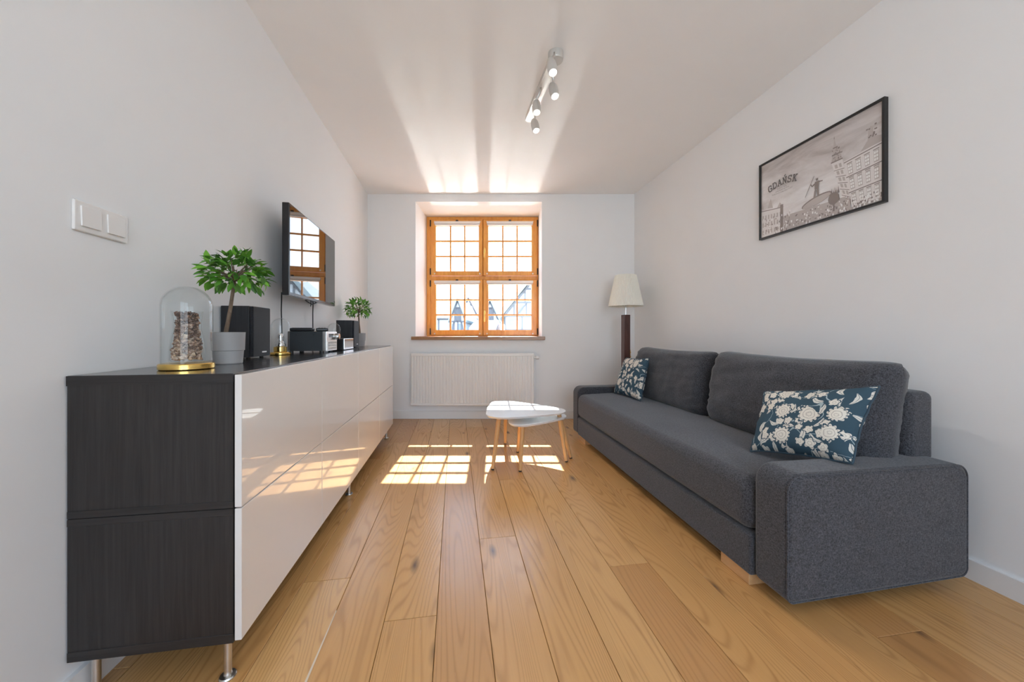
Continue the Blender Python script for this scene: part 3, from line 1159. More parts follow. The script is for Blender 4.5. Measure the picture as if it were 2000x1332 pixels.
# ------------------------------------------------------------------ ceiling spotlight
pc = cdir(.185, 2.32, 0)
sp = thing('ceiling_spotlight', 'nickel ceiling spotlight bar with four barrel heads', 'ceiling light', (pc.x, pc.y, ZC))
A_, B_ = cdir(.247 - .185, 2.03 - 2.32, 0), cdir(.125 - .185, 2.62 - 2.32, 0)
ax = (B_ - A_).normalized()
sd = Vector((-ax.y, ax.x, 0))
pts = []
for i in range(13):
    a = PI * i / 12
    pts.append(A_ - ax * math.sin(a) * .027 + sd * math.cos(a) * .027)
for i in range(13):
    a = PI * i / 12
    pts.append(B_ + ax * math.sin(a) * .027 - sd * math.cos(a) * .027)
bm = bmesh.new()
prism(bm, [(p.x, p.y) for p in pts], 'z', -.030, -.0003)
bmesh.ops.bevel(bm, geom=[e for e in bm.edges if all(v.co.z < -.02 for v in e.verts)], offset=.005, segments=2, affect='EDGES')
obj('ceiling_plate', bm, 'nickel', sp, True, 40)
bm = bmesh.new()
lathe(bm, [(.030, -.046), (.040, -.044), (.043, -.038), (.043, -.0003)], 32, A_.x, A_.y, 0)
obj('ceiling_cup', bm, 'nickel', sp, True, 40)
for hx_, hz_, hd in ((.214, EYE + 1.425, 1.925), (.246, EYE + 1.425, 2.115), (.155, EYE + 1.425, 2.27), (.159, EYE + 1.425, 2.47)):
    p = cdir(hx_, hd, 0) - pc
    q = A_ + ax * min(max((p - A_).dot(ax), 0.0), (B_ - A_).length)
    q = q + (p - q) * .35
    tilt = Matrix.Rotation(R(-20), 3, 'X') @ Matrix.Rotation(R(rnd.uniform(-7, 7)), 3, 'Y')
    bm = bmesh.new()
    lathe(bm, [(.012, .050), (.019, .047), (.025, .030), (.0275, .005), (.0270, -.022), (.0235, -.046), (.0215, -.048), (.0215, -.040)], 28)
    for v in bm.verts:
        v.co = tilt @ v.co
    h = obj('lamp_head', bm, 'nickel', sp, True, 45, loc=(p.x, p.y, hz_ - ZC + .010))
    h['label'] = 'barrel-shaped spot head'
    bm = lathe(bmesh.new(), [(.021, -.0445), (.016, -.0475), (.001, -.0485)], 24)
    for v in bm.verts:
        v.co = tilt @ v.co
    l_ = obj('lens', bm, 'lamp_on', h, True)
    l_['label'] = 'lit white lens'
    bm = bmesh.new()
    tube(bm, [(q.x - p.x, q.y - p.y, ZC - hz_ - .036), (q.x - p.x, q.y - p.y, ZC - hz_ - .052), (0, 0, .046)], [.007, .007, .006], 10)
    obj('arm', bm, 'steel', h, True)
    d = bpy.data.lights.new('spot_bulb', 'SPOT')
    d.energy = 6.0
    d.spot_size = R(95)
    d.spot_blend = .8
    d.shadow_soft_size = .02
    d.color = (1.0, .96, .91)
    lo = bpy.data.objects.new('spot_bulb', d)
    COL.objects.link(lo)
    lo.location = (pc.x + p.x, pc.y + p.y, hz_ - .05)
    lo.rotation_euler = tilt.to_euler()

# ------------------------------------------------------------------ framed print on the right wall
PY0, PY1, PZ0, PZ1 = 1.39, 2.095, EYE + .620, EYE + 1.115
pf = thing('framed_print', 'black framed monochrome city print on the right wall', 'picture', (XR, (PY0 + PY1) / 2, (PZ0 + PZ1) / 2))
hw, hh = (PY1 - PY0) / 2, (PZ1 - PZ0) / 2
fw = .011
bm = bmesh.new()
bx(bm, -.0225, -.0004, -hw, -hw + fw, -hh, hh)
bx(bm, -.0225, -.0004, hw - fw, hw, -hh, hh)
bx(bm, -.0225, -.0004, -hw + fw, hw - fw, hh - fw, hh)
bx(bm, -.0225, -.0004, -hw + fw, hw - fw, -hh, -hh + fw)
obj('frame', bm, 'frameblack', pf)
pr = obj('print', box(-.014, -.004, -hw + fw, hw - fw, -hh + fw, hh - fw), 'print', pf)
# picture coordinates: s 0..1 left->right as seen, t 0..1 bottom->top
PWd, PHt = 2 * (hw - fw), 2 * (hh - fw)


def pp(s, t):
    return (hw - fw - s * PWd, -hh + fw + t * PHt)


def flatshapes(polys, mat, depth, name):
    bm = bmesh.new()
    for i, poly in enumerate(polys):
        x_ = -.0141 - depth * 3 - i * 8e-7     # every printed patch gets its own hair-thin level
        f = bm.faces.new([bm.verts.new((x_, *pp(s, t))) for s, t in poly])
        f.normal_update()
        if f.normal.x > 0:
            f.normal_flip()
    bmesh.ops.triangulate(bm, faces=bm.faces[:])
    o = obj(name, bm, mat, pr, recalc=False)
    o['kind'] = 'stuff'
    return o


def rect(s0, t0, s1, t1):
    return [(s0, t0), (s1, t0), (s1, t1), (s0, t1)]


def skew(q, a, b):   # map unit quad coords to building face q (4 corners bl, br, tr, tl)
    (x0, y0), (x1, y1), (x2, y2), (x3, y3) = q
    return ((1 - a) * (1 - b) * x0 + a * (1 - b) * x1 + a * b * x2 + (1 - a) * b * x3, (1 - a) * (1 - b) * y0 + a * (1 - b) * y1 + a * b * y2 + (1 - a) * b * y3)


def srect(q, a0, b0, a1, b1):
    return [skew(q, a0, b0), skew(q, a1, b0), skew(q, a1, b1), skew(q, a0, b1)]


big = [(.80, .0), (1.0, .0), (1.0, .60), (.745, .56)]
low = [(.0, .0), (.24, .0), (.235, .33), (.0, .38)]
far = [(.22, .0), (.80, .0), (.79, .17), (.22, .20)]
tower = [(.735, .18), (.80, .12), (.735, .60), (.655, .60)]
flatshapes([big, tower, low], 'ink_pale', .0001, 'printed_buildings')
flatshapes([far], 'ink_soft', .0001, 'printed_street')
P_mid, P_dark, P_light = [], [], []
for (bb, cc) in ((.10, .3), (.40, .62), (.70, .9)):
    for aa in (.08, .31, .54, .77):
        P_mid.append(srect(big, aa, bb, aa + .13, cc))
        for i in range(2):
            for j in range(3):
                P_light.append(srect(big, aa + .012 + i * .056, bb + .02 + j * .06, aa + .058 + i * .056, bb + .065 + j * .06))
        P_dark.append(srect(big, aa - .01, cc + .01, aa + .14, cc + .025))
for bb in (.34, .655, .96):
    P_dark.append(srect(big, 0, bb, 1, bb + .018))
P_mid.append(srect(big, 0, 0, 1, .06))
for k in range(5):
    P_mid.append(srect(tower, .2, .1 + k * .18, .45, .2 + k * .18))
    P_mid.append(srect(tower, .6, .1 + k * .18, .82, .2 + k * .18))
    P_dark.append(srect(tower, 0, .04 + k * .18, 1, .055 + k * .18))
sprng = random.Random(3)
# stepped spire
P_mid += [[(.655, .60), (.735, .60), (.722, .68), (.660, .68)], [(.664, .68), (.716, .68), (.700, .76), (.668, .76)], [(.670, .76), (.695, .76), (.678, .86), (.674, .86)]]
P_dark += [rect(.652, .598, .738, .612), rect(.658, .676, .724, .69), rect(.666, .755, .702, .768), [(.673, .86), (.679, .86), (.676, .90)]]
for k in range(26):
    s, t = sprng.uniform(.66, .73), sprng.uniform(.61, .75)
    P_dark.append(rect(s, t, s + .006, t + .012))
# gable top on the right
P_mid += [[(.86, .585), (1.0, .60), (1.0, .66), (.93, .70), (.90, .66)], [(.905, .66), (.945, .66), (.94, .78), (.925, .81), (.91, .77)]]
for k in range(14):
    s, t = sprng.uniform(.89, .96), sprng.uniform(.68, .80)
    P_dark.append(rect(s, t, s + .012, t + .014))
# left row of houses
for k in range(7):
    for j in range(3):
        P_mid.append(srect(low, .06 + k * .13, .1 + j * .27, .12 + k * .13, .26 + j * .27))
P_dark.append(srect(low, 0, .955, 1, .985))
P_mid += [[(.07, .38), (.13, .36), (.105, .50)], [(.0, .40), (.03, .39), (.012, .48)], [(.17, .33), (.24, .32), (.20, .40)]]
P_dark += [rect(.205, .0, .235, .36)]
# dense street details along the bottom
for k in range(230):
    s = sprng.uniform(.02, .80)
    t = sprng.uniform(.0, .20) * (1.2 if s < .3 else .8)
    a = sprng.uniform(.004, .014)
    (P_dark if k % 3 == 0 else P_mid if k % 3 == 1 else P_light).append(rect(s, t, s + a, t + sprng.uniform(.008, .03)))
for k in range(70):
    s = sprng.uniform(.80, .99)
    t = sprng.uniform(0, .1)
    (P_dark if k % 2 else P_light).append(rect(s, t, s + .008, t + .02))
# fountain: pedestal, basin, plain standing figure with a long staff, and a planter beside it
P_mid += [[(.49, .0), (.585, .0), (.565, .19), (.51, .19)]]
ell = [(.535 + .125 * math.cos(2 * PI * i / 24), .245 + .052 * math.sin(2 * PI * i / 24) + .03 * math.cos(2 * PI * i / 24)) for i in range(24)]
ell2 = [(.535 + .117 * math.cos(2 * PI * i / 24), .238 + .042 * math.sin(2 * PI * i / 24) + .03 * math.cos(2 * PI * i / 24)) for i in range(24)]
P_planter = [[(.672 + .042 * math.cos(2 * PI * i / 14), .195 + .07 * math.sin(2 * PI * i / 14)) for i in range(14)], rect(.666, .05, .680, .14)]
for k in range(6):
    s = .640 + k * .013
    P_planter.append([(s, .24), (s + .012, .24), (s + .003, .30 + .02 * (k % 2))])
flatshapes(P_mid, 'ink_soft', .0002, 'printed_windows')
flatshapes(P_dark, 'ink_mid', .0003, 'printed_outlines')
flatshapes(P_light, 'ink_light', .0004, 'printed_highlights')
flatshapes([ell] + P_planter, 'ink_mid', .0005, 'printed_basin')
flatshapes([ell2], 'ink_soft', .0006, 'printed_basin_shadow')
fig = [[(.512, .285), (.530, .285), (.538, .36), (.530, .40), (.520, .36)], [(.545, .285), (.560, .285), (.556, .38), (.540, .40)],
       [(.522, .38), (.556, .38), (.560, .47), (.524, .47)], [(.534, .475), (.550, .475), (.552, .505), (.532, .505)],
       [(.526, .46), (.496, .43), (.500, .418), (.530, .445)], [(.496, .43), (.488, .455), (.495, .46), (.504, .43)], [(.556, .465), (.590, .455), (.588, .445), (.556, .45)],
       [(.440, .33), (.443, .325), (.520, .54), (.517, .545)]]
flatshapes(fig, 'ink_mid', .0007, 'printed_figure')

# lettering: GDAŃSK in slab capitals on an arc, with small illegible lines under it
LET = {
    'G': [(1.0, .78, .8, 1.0), (.8, 1, .25, 1), (.25, 1, 0, .75), (0, .75, 0, .25), (0, .25, .25, 0), (.25, 0, .8, 0), (.8, 0, 1, .2), (1, .2, 1, .45), (1.05, .45, .6, .45)],
    'D': [(0.1, 0, .1, 1), (-.05, 1, .6, 1), (.6, 1, 1, .7), (1, .7, 1, .3), (1, .3, .6, 0), (.6, 0, -.05, 0)],
    'A': [(.05, 0, .5, 1), (.5, 1, .95, 0), (.25, .36, .75, .36), (-.1, 0, .25, 0), (.75, 0, 1.1, 0)],
    'N': [(.1, 0, .1, 1), (.1, 1, .9, 0), (.9, 0, .9, 1), (-.08, 0, .28, 0), (-.05, 1, .2, 1), (.72, 1, 1.08, 1), (.42, 1.2, .66, 1.42)],
    'S': [(.95, .8, .75, 1), (.75, 1, .25, 1), (.25, 1, .05, .78), (.05, .78, .25, .54), (.25, .54, .75, .46), (.75, .46, .95, .24), (.95, .24, .75, 0), (.75, 0, .25, 0), (.25, 0, .05, .2), (.95, 1.0, .95, .75), (.05, 0, .05, .25)],
    'K': [(.12, 0, .12, 1), (.12, .42, .85, 1), (.36, .6, .9, 0), (-.06, 0, .3, 0), (-.06, 1, .3, 1), (.66, 1, 1.04, 1), (.7, 0, 1.1, 0)],
}
strokes = []


def seg(p, q, w):
    dx, dy = q[0] - p[0], q[1] - p[1]
    L = math.hypot(dx, dy) or 1e-6
    nx, ny = -dy / L * w / 2, dx / L * w / 2
    ex, ey = dx / L * w * .3, dy / L * w * .3
    return [(p[0] - ex + nx, p[1] - ey + ny), (q[0] + ex + nx, q[1] + ey + ny), (q[0] + ex - nx, q[1] + ey - ny), (p[0] - ex - nx, p[1] - ey - ny)]


def unit(p):      # metres in the print plane -> s,t
    return (p[0] / PWd, p[1] / PHt)


TC = (.225 * PWd, .66 * PHt)
lw, lh, gap = .0235, .036, .0105
tot = 6 * lw + 5 * gap
for i, ch in enumerate('GDANSK'):
    xm = -tot / 2 + i * (lw + gap) + lw / 2
    rot = -xm * 3.0
    yo = -xm * xm * 1.9
    for (x0, y0, x1, y1) in LET[ch]:
        def tr(x, y):
            lx, ly = (x - .5) * lw, (y - .5) * lh
            return (TC[0] + xm + lx * math.cos(rot) - ly * math.sin(rot), TC[1] + yo + lx * math.sin(rot) + ly * math.cos(rot))
        strokes.append([unit(p) for p in seg(tr(x0, y0), tr(x1, y1), .0062)])
lt = flatshapes(strokes, 'ink_dark', .0008, 'printed_lettering')
small = []
for line, (yy, half, cur) in enumerate(((-.036, .032, 0), (-.049, .045, 0), (-.064, .070, .9))):
    x = -half
    while x < half:
        w = sprng.uniform(.003, .006)
        y = TC[1] + yy + cur * x * x
        small.append([unit(p) for p in ((TC[0] + x, y - .004), (TC[0] + x + .0016, y - .004), (TC[0] + x + .0016, y + .004), (TC[0] + x, y + .004))])
        if sprng.random() < .7:
            small.append([unit(p) for p in ((TC[0] + x, y + sprng.choice((-.004, .0024, -.001))), (TC[0] + x + w, y - .004), (TC[0] + x + w, y - .0022), (TC[0] + x, y - .0008))])
        x += w + .0022
for k in range(8):
    a = -.05 + k * .013
    small.append([unit(p) for p in ((TC[0] + a, TC[1] - .026), (TC[0] + a + .008, TC[1] - .028), (TC[0] + a + .008, TC[1] - .026), (TC[0] + a, TC[1] - .0235))])
flatshapes(small, 'ink_mid', .0008, 'printed_small_lines')

# ------------------------------------------------------------------ sofa
so = thing('sofa', 'charcoal grey fabric sofa bed along the right wall', 'sofa', (1.5, 2.15, 0))
OX, OY = 1.5, 2.15


def L_(x, y, z):
    return (x - OX, y - OY, z)


def soft_box(x0, x1, y0, y1, z0, z1, bev, nseg=4, cuts=0, amp=0.0, seed=0, crown=0.0):
    bm = bx(bmesh.new(), x0 - OX, x1 - OX, y0 - OY, y1 - OY, z0, z1, bev, nseg)
    if cuts:
        for axis, n_ in ((0, 14), (1, cuts), (2, 5)):
            lo = min(v.co[axis] for v in bm.verts)
            hi = max(v.co[axis] for v in bm.verts)
            for k in range(1, n_):
                co = [0, 0, 0]
                no = [0, 0, 0]
                co[axis] = lo + (hi - lo) * k / n_
                no[axis] = 1
                bmesh.ops.bisect_plane(bm, geom=bm.verts[:] + bm.edges[:] + bm.faces[:], plane_co=co, plane_no=no)
        for v in bm.verts:
            if v.co.z > z0 + .03:
                n_ = mnoise.noise(Vector((v.co.x * 5, v.co.y * 3, seed)))
                cx = (v.co.x - (x0 - OX)) / (x1 - x0)
                v.co.z += amp * n_ + crown * math.sin(PI * min(max(cx, 0), 1)) * (v.co.z - z0) / (z1 - z0)
    return bm


obj('base', soft_box(1.102, 1.78, 1.200, 3.148, .045, .203, .012, 3), 'sofa', so, True, 45)
obj('seat', soft_box(1.094, 1.765, 1.201, 3.147, .206, .412, .050, 6, 44, .005, 4.0, .012), 'sofa', so, True, 60)


def arm(y0, y1, xa, xb, z1, side):
    def prof(i):
        return rounded_poly([(xa - OX + i, .042 + i), (xb - OX - i, .060 + i), (xb - OX - i, z1 - .004 - i), (xa - OX + i, z1 - i)],
                            [.030 - i, .035 - i, .055 - i, .066 - i], 9)
    bm = bmesh.new()
    rb = .018
    lev = [(rb * (1 - math.sin(PI / 2 * k / 4)), y0 + rb * (1 - math.cos(PI / 2 * k / 4))) for k in range(5)]
    lev += [(a, y1 - (y - y0)) for a, y in reversed(lev)]
    rings = [[bm.verts.new((p[0], y - OY, p[1])) for p in prof(a)] for a, y in lev]
    n = len(rings[0])
    for a, b in zip(rings, rings[1:]):
        for i in range(n):
            bm.faces.new((a[i], a[(i + 1) % n], b[(i + 1) % n], b[i]))
    bm.faces.new(rings[0])
    bm.faces.new(list(reversed(rings[-1])))
    a = obj('armrest', bm, 'sofa', so, True, 60)
    # piping where the end panel is sewn on
    inset = rounded_poly([(xa - OX + .003, .045), (xb - OX - .003, .063), (xb - OX - .003, z1 - .007), (xa - OX + .003, z1 - .003)], [.025, .03, .05, .062], 8)
    for yy in ((y0 + .010,) if side < 0 else (y0 + .012, y1 - .012)):
        bm = tube(bmesh.new(), [(p[0], yy - OY - .006, p[1]) for p in inset + inset[:1]], .0030, 6, False)
        obj('piping', bm, 'sofa', a, True)
    return a


arm(1.055, 1.197, 1.112, 1.892, .484, -1)
arm(3.151, 3.290, 1.105, 1.892, .474, 1)
bm = soft_box(1.765, 1.892, 1.150, 3.148, .10, .735, .030, 5)
# the back sits between / behind the arms: keep it clear of them
for v in bm.verts:
    if v.co.y < 1.2 - OY + .03 and v.co.z < .474:
        v.co.z = max(v.co.z, .474)
obj('backrest', bm, 'sofa', so, True, 50)
for fx, fy in ((1.112, 1.217), (1.112, 2.98), (1.66, 1.217), (1.66, 2.98)):
    obj('foot', box(fx - OX, fx + .075 - OX, fy - OY, fy + .15 - OY, 0.0, .0448, bev=.002), 'footwood', so)


def cushion(name, w, h, t, seed, mat, label, cat, group, pinch=.85, wr=.011):
    """upright cushion: local y = width, z = height, x = thickness; folds gather toward the ends"""
    nu, nv = 48, 28
    bm = bmesh.new()
    grid = {}
    for side in (-1, 1):
        for i in range(nu + 1):
            for j in range(nv + 1):
                u, v = i / nu * 2 - 1, j / nv * 2 - 1
                edge = i in (0, nu) or j in (0, nv)
                if edge and side == 1:
                    grid[(1, i, j)] = grid[(-1, i, j)]
                    continue
                # superellipse outline
                k = 1.0
                fx_ = (1 - abs(u) ** 7.0)
                fz_ = (1 - abs(v) ** 3.6)
                th = max(0.0, fx_ * fz_) ** .42
                yy = u * w / 2 * (1 - .03 * (v * v) * 0 - .035 * (1 - v * v) * (abs(u) > .9))
                zz = v * h / 2 - .012 * (1 - u * u) * (v > .85) + .008 * abs(u) ** 4 * (v > .6)
                n_ = mnoise.noise(Vector((u * 2.2 + seed, v * 5.5, side * 3.0)))
                n2 = mnoise.noise(Vector((u * 7 + seed, v * 2.0 + u * 2, side * 5.0)))
                fold = math.sin((v * 3.5 + u * 1.2 + n_ * 1.5) * 5) * abs(u) ** 2.5
                yy *= 1 - .045 * abs(v) ** 8
                zz -= .035 * v * abs(u) ** 10 * abs(v) ** 3 * h
                xx = side * (t / 2) * th + (n_ * wr + n2 * wr * .4 + fold * wr * .75) * (th ** .7)
                if edge:
                    xx = .004 * math.sin(u * 9 + v * 7 + seed)
                grid[(side, i, j)] = bm.verts.new((xx, yy, zz))
    for side in (-1, 1):
        for i in range(nu):
            for j in range(nv):
                q = [grid[(side, i, j)], grid[(side, i + 1, j)], grid[(side, i + 1, j + 1)], grid[(side, i, j + 1)]]
                q = list(dict.fromkeys(q))
                try:
                    bm.faces.new(q if side == 1 else list(reversed(q)))
                except ValueError:
                    pass
    o = obj(name, bm, mat, None, True)
    tag(o, label, cat, group)
    return o


bc = cushion('back_cushion', .985, .465, .235, 1.3, 'sofa', 'wide charcoal back cushion nearest the camera, behind the large floral pillow', 'cushion', 'loose sofa back cushions')
bc.location = (1.700, 1.632, .625)
bc.rotation_euler = (0, R(11), R(0.5))
bc2 = cushion('back_cushion', 1.0, .455, .225, 6.8, 'sofa', 'charcoal back cushion at the far end, behind the smaller-looking floral pillow', 'cushion', 'loose sofa back cushions')
bc2.location = (1.700, 2.640, .622)
bc2.rotation_euler = (0, R(11), R(-0.5))


def pillow(label, BL, BR, TL, TR, bulge, seed, uvo):
    """throw pillow stretched between four corner points, bulged to both sides"""
    BL, BR, TL, TR = map(Vector, (BL, BR, TL, TR))
    c = (BL + BR + TL + TR) / 4
    nrm = ((BR - BL).cross(TL - BL)).normalized()
    nu, nv = 40, 32
    w_ = ((BR - BL).length + (TR - TL).length) / 2
    h_ = ((TL - BL).length + (TR - BR).length) / 2
    bm = bmesh.new()
    uvl = bm.loops.layers.uv.new('UVMap')
    grid, uvs = {}, {}
    for side in (1, -1):
        for i in range(nu + 1):
            for j in range(nv + 1):
                a, b = i / nu, j / nv
                edge = i in (0, nu) or j in (0, nv)
                key = (side, i, j)
                if edge and side == -1:
                    grid[key] = grid[(1, i, j)]
                    continue
                u, v = a * 2 - 1, b * 2 - 1
                # edges pull in between the corners
                aa = a + (-u) * .030 * (1 - v * v)
                b2 = b + (-v) * .035 * (1 - u * u)
                p = (1 - aa) * (1 - b2) * BL + aa * (1 - b2) * BR + aa * b2 * TR + (1 - aa) * b2 * TL
                th = max(0, (1 - u ** 4) * (1 - v ** 4)) ** .55
                n_ = mnoise.noise(Vector((u * 2 + seed, v * 2, side * 2.0)))
                crease = math.sin((u * 2.0 - v * 3.0 + n_) * 4) * (max(abs(u), abs(v)) ** 3)
                p = p + nrm * (side * bulge * th * (1 + .12 * n_) + .004 * crease * (1 if not edge else .6))
                grid[key] = bm.verts.new(p - c)
                uvs[grid[key]] = (a * w_ + uvo, b * h_ + uvo)
    for side in (1, -1):
        for i in range(nu):
            for j in range(nv):
                q = [grid[(side, i, j)], grid[(side, i + 1, j)], grid[(side, i + 1, j + 1)], grid[(side, i, j + 1)]]
                if side == -1:
                    q.reverse()
                f = bm.faces.new(q)
                for lp in f.loops:
                    lp[uvl].uv = uvs[lp.vert]
    rim = [grid[(1, i, 0)].co.copy() for i in range(nu)] + [grid[(1, nu, j)].co.copy() for j in range(nv)] + [grid[(1, i, nv)].co.copy() for i in range(nu, 0, -1)] + [grid[(1, 0, j)].co.copy() for j in range(nv, 0, -1)]
    root = thing('throw_pillow', label, 'pillow', c, 0, 'blue floral throw pillows')
    obj('cover', bm, 'floral', root, True)
    bm = tube(bmesh.new(), rim + rim[:1], .0042, 6, False)
    obj('piping', bm, 'piping', root, True)
    return root


pillow('blue and cream floral pillow nearest the camera, leaning by the near armrest', (1.335, 1.455, .428), (1.425, 1.095, .492), (1.495, 1.545, .680), (1.580, 1.12, .765), .062, 2.0, .37)
pillow('blue and cream floral pillow at the far end by the floor lamp', (1.415, 3.06, .432), (1.46, 2.665, .428), (1.555, 3.11, .745), (1.57, 2.735, .765), .050, 5.0, 1.62)

# ------------------------------------------------------------------ floor lamp
lc = cdir(1.180, 3.72, 0)
fl = thing('floor_lamp', 'floor lamp with cream pleated shade on dark wooden post', 'lamp', (lc.x, lc.y, 0))
n = 120
bm = bmesh.new()
rings = []
for rr, z in ((.176, 1.250), (.174, 1.258), (.172, 1.262), (.108, 1.566), (.106, 1.572)):
    ring = []
    for i in range(n):
        f = rr + (.0022 if i % 2 else -.0022) * (1 if 1.259 < z < 1.57 else .2)
        ring.append(bm.verts.new((f * math.cos(2 * PI * i / n), f * math.sin(2 * PI * i / n), z)))
    rings.append(ring)
for a, b in zip(rings, rings[1:]):
    for i in range(n):
        bm.faces.new((a[i], a[(i + 1) % n], b[(i + 1) % n], b[i]))
o = obj('lamp_shade', bm, 'shade', fl)
md = o.modifiers.new('thick', 'SOLIDIFY')
md.thickness = .002
bm = bmesh.new()
tube(bm, [(0, 0, 1.16), (0, 0, 1.42)], .006, 12)
for k in range(3):
    a = 2 * PI * k / 3
    tube(bm, [(0, 0, 1.40), (.168 * math.cos(a), .168 * math.sin(a), 1.262)], .0018, 6)
lathe(bm, [(.014, 1.36), (.014, 1.41)], 14)
obj('stem', bm, 'chrome', fl, True, 40)
o = obj('post', box(-.034, .034, -.034, .034, .03, 1.162, bev=.004, seg=2), 'walnut', fl, True, 35)
o.rotation_euler = (0, 0, RZ + R(12))
o = obj('foot_plate', box(-.13, .13, -.13, .13, 0, .03, bev=.006, seg=2), 'walnut', fl, True, 35)
o.rotation_euler = (0, 0, RZ + R(12))
bm = bmesh.new()
bx(bm, .0345, .050, -.012, .012, .70, .80, .002)
bx(bm, .050, .056, -.008, .008, .72, .735)
bx(bm, .050, .056, -.008, .008, .765, .78)
o = obj('brass_fitting', bm, 'brass', fl)
o.rotation_euler = (0, 0, RZ + R(12))

# ------------------------------------------------------------------ radiator
rc = cdir(-.44, DW, 0)
ra = thing('radiator', 'white ribbed panel radiator under the window', 'radiator', (rc.x, rc.y, 0), RZ)
rw, r0, r1 = .685, .165, .745
yf = -.095
nr = 41
bm = bmesh.new()
prev = None
prof = []
step = (2 * rw - .03) / nr
prof.append((-rw, yf + .012))
prof.append((-rw + .006, yf))
for k in range(nr):
    x0 = -rw + .015 + k * step
    prof += [(x0, yf), (x0 + step * .18, yf + .007), (x0 + step * .42, yf + .007), (x0 + step * .6, yf)]
prof += [(rw - .006, yf), (rw, yf + .012)]
poly = prof + [(rw, yf + .016), (-rw, yf + .016)]
for (za, zb_) in ((r0 + .028, r1 - .03),):
    prism(bm, poly, 'z', za, zb_)
obj('front_panel', bm, 'radiator', ra)
bm = bmesh.new()
bx(bm, -rw, rw, yf, yf + .016, r1 - .0305, r1, .004)
bx(bm, -rw, rw, yf, yf + .016, r0, r0 + .0285, .004)
obj('panel_rim', bm, 'radiator', ra, True, 35)
obj('rear_panel', box(-rw, rw, -.042, -.028, r0, r1), 'radiator', ra)
bm = bmesh.new()
for k in range(60):
    x0 = -rw + .01 + k * (2 * rw - .02) / 60
    bx(bm, x0, x0 + .010, yf + .018, -.043, r1 - .006, r1 + .002)
bx(bm, -rw, rw, yf + .016, yf + .019, r1 - .012, r1 + .003)
obj('top_grille', bm, 'radiator', ra)
for sx in (-1, 1):
    obj('end_cover', box(sx * rw - .002, sx * rw + .002, yf + .014, -.028, r0, r1 + .001), 'radiator', ra)
bm = bmesh.new()
lathe(bm, [(.012, 0), (.012, .018), (.020, .020), (.021, .050), (.017, .056)], 18)
v_ = obj('thermostat_valve', bm, 'plastic', ra, True, 35)
v_.rotation_euler = (0, PI / 2, 0)
v_.location = (rw + .003, -.066, r1 - .045)
bm = bmesh.new()
for sx in (-.4, .4):
    bx(bm, sx - .015, sx + .015, -.028, -.0002, .25, .68)
obj('bracket', bm, 'radiator', ra)
bm = bmesh.new()
for xx in (.50, .55):
    tube(bm, [(xx, -.06, r0 + .002), (xx, -.06, .10), (xx, -.03, .10), (xx, -.016, .10)], .009, 10)
obj('supply_pipe', bm, 'radiator', ra, True)

# ------------------------------------------------------------------ nesting tables


def side_table(label, tri, rad, ztop, legs):
    """tri: three corner points and legs: three (top, bottom) points, square to the window wall"""
    P = [cdir(a, b, 0) for a, b in tri]
    c = (P[0] + P[1] + P[2]) / 3
    t = thing('side_table', label, 'table', (c.x, c.y, 0), 0, 'nesting side tables')
    loc = [((p.x - c.x), (p.y - c.y)) for p in P]
    # bow the sides outward
    pts = []
    for i in range(3):
        a, b = Vector(loc[i]), Vector(loc[(i + 1) % 3])
        m_ = (a + b) / 2
        pts += [tuple(a), tuple(m_ + m_.normalized() * .022)]
    outl = rounded_poly(pts, [rad, .3, rad, .3, rad, .3], 9)
    bm = bmesh.new()
    n = len(outl)
    lev = [(0.955, ztop - .018), (.985, ztop - .010), (1.0, ztop - .003), (.992, ztop)]
    rings = [[bm.verts.new((x * s, y * s, z)) for x, y in outl] for s, z in lev]
    for a, b in zip(rings, rings[1:]):
        for i in range(n):
            bm.faces.new((a[i], a[(i + 1) % n], b[(i + 1) % n], b[i]))
    bm.faces.new(list(reversed(rings[0])))
    bm.faces.new(rings[-1])
    obj('tabletop', bm, 'tabletop', t, True, 35)
    for (ta, tb) in legs:
        A = cdir(ta[0], ta[1], ztop - .018) - Vector((c.x, c.y, 0))
        B = cdir(tb[0], tb[1], 0) - Vector((c.x, c.y, 0))
        A2 = A + (B - A) * .0
        K = A + (B - A) * .972
        bm = tube(bmesh.new(), [A2, A + (B - A) * .5, K], [.0165, .0145, .0115], 16)
        l = obj('leg', bm, 'beech', t, True, 40)
        bm = tube(bmesh.new(), [K, Vector((B.x, B.y, 0.0))], [.0118, .0108], 16)
        obj('foot_cap', bm, 'rubber', l, True, 40)
        bm = bmesh.new()
        lathe(bm, [(.026, ztop - .0245), (.026, ztop - .0181)], 16, A.x, A.y, 0)
        obj('mounting_plate', bm, 'darkmetal', l)
    return t


ZT1, ZT2 = .392, .338
side_table('taller white nesting table with the sunlit rounded triangular top', ((-.185, 2.42), (-.16, 3.17), (.500, 2.66)), .13, ZT1,
           (((-.092, 2.585), (-.138, 2.54)), ((-.055, 3.02), (-.059, 3.14)), ((.350, 2.705), (.457, 2.78))))
side_table('lower white nesting table tucked under the taller one', ((-.02, 2.40), (.0, 3.03), (.485, 2.76)), .10, ZT2,
           (((.075, 2.55), (.057, 2.51)), ((.07, 2.86), (.046, 2.92)), ((.362, 2.72), (.41, 2.70))))

# ------------------------------------------------------------------ outside: half-timbered houses across the street
gr = box(-60, 60, 8, 120, -7.2, -7.0)
o = struct(obj('ground_street', gr, 'street'))


def px_at(px, py, d):
    return ((px - 1000) * d / FPX, EYE + (652 - py) * d / FPX)


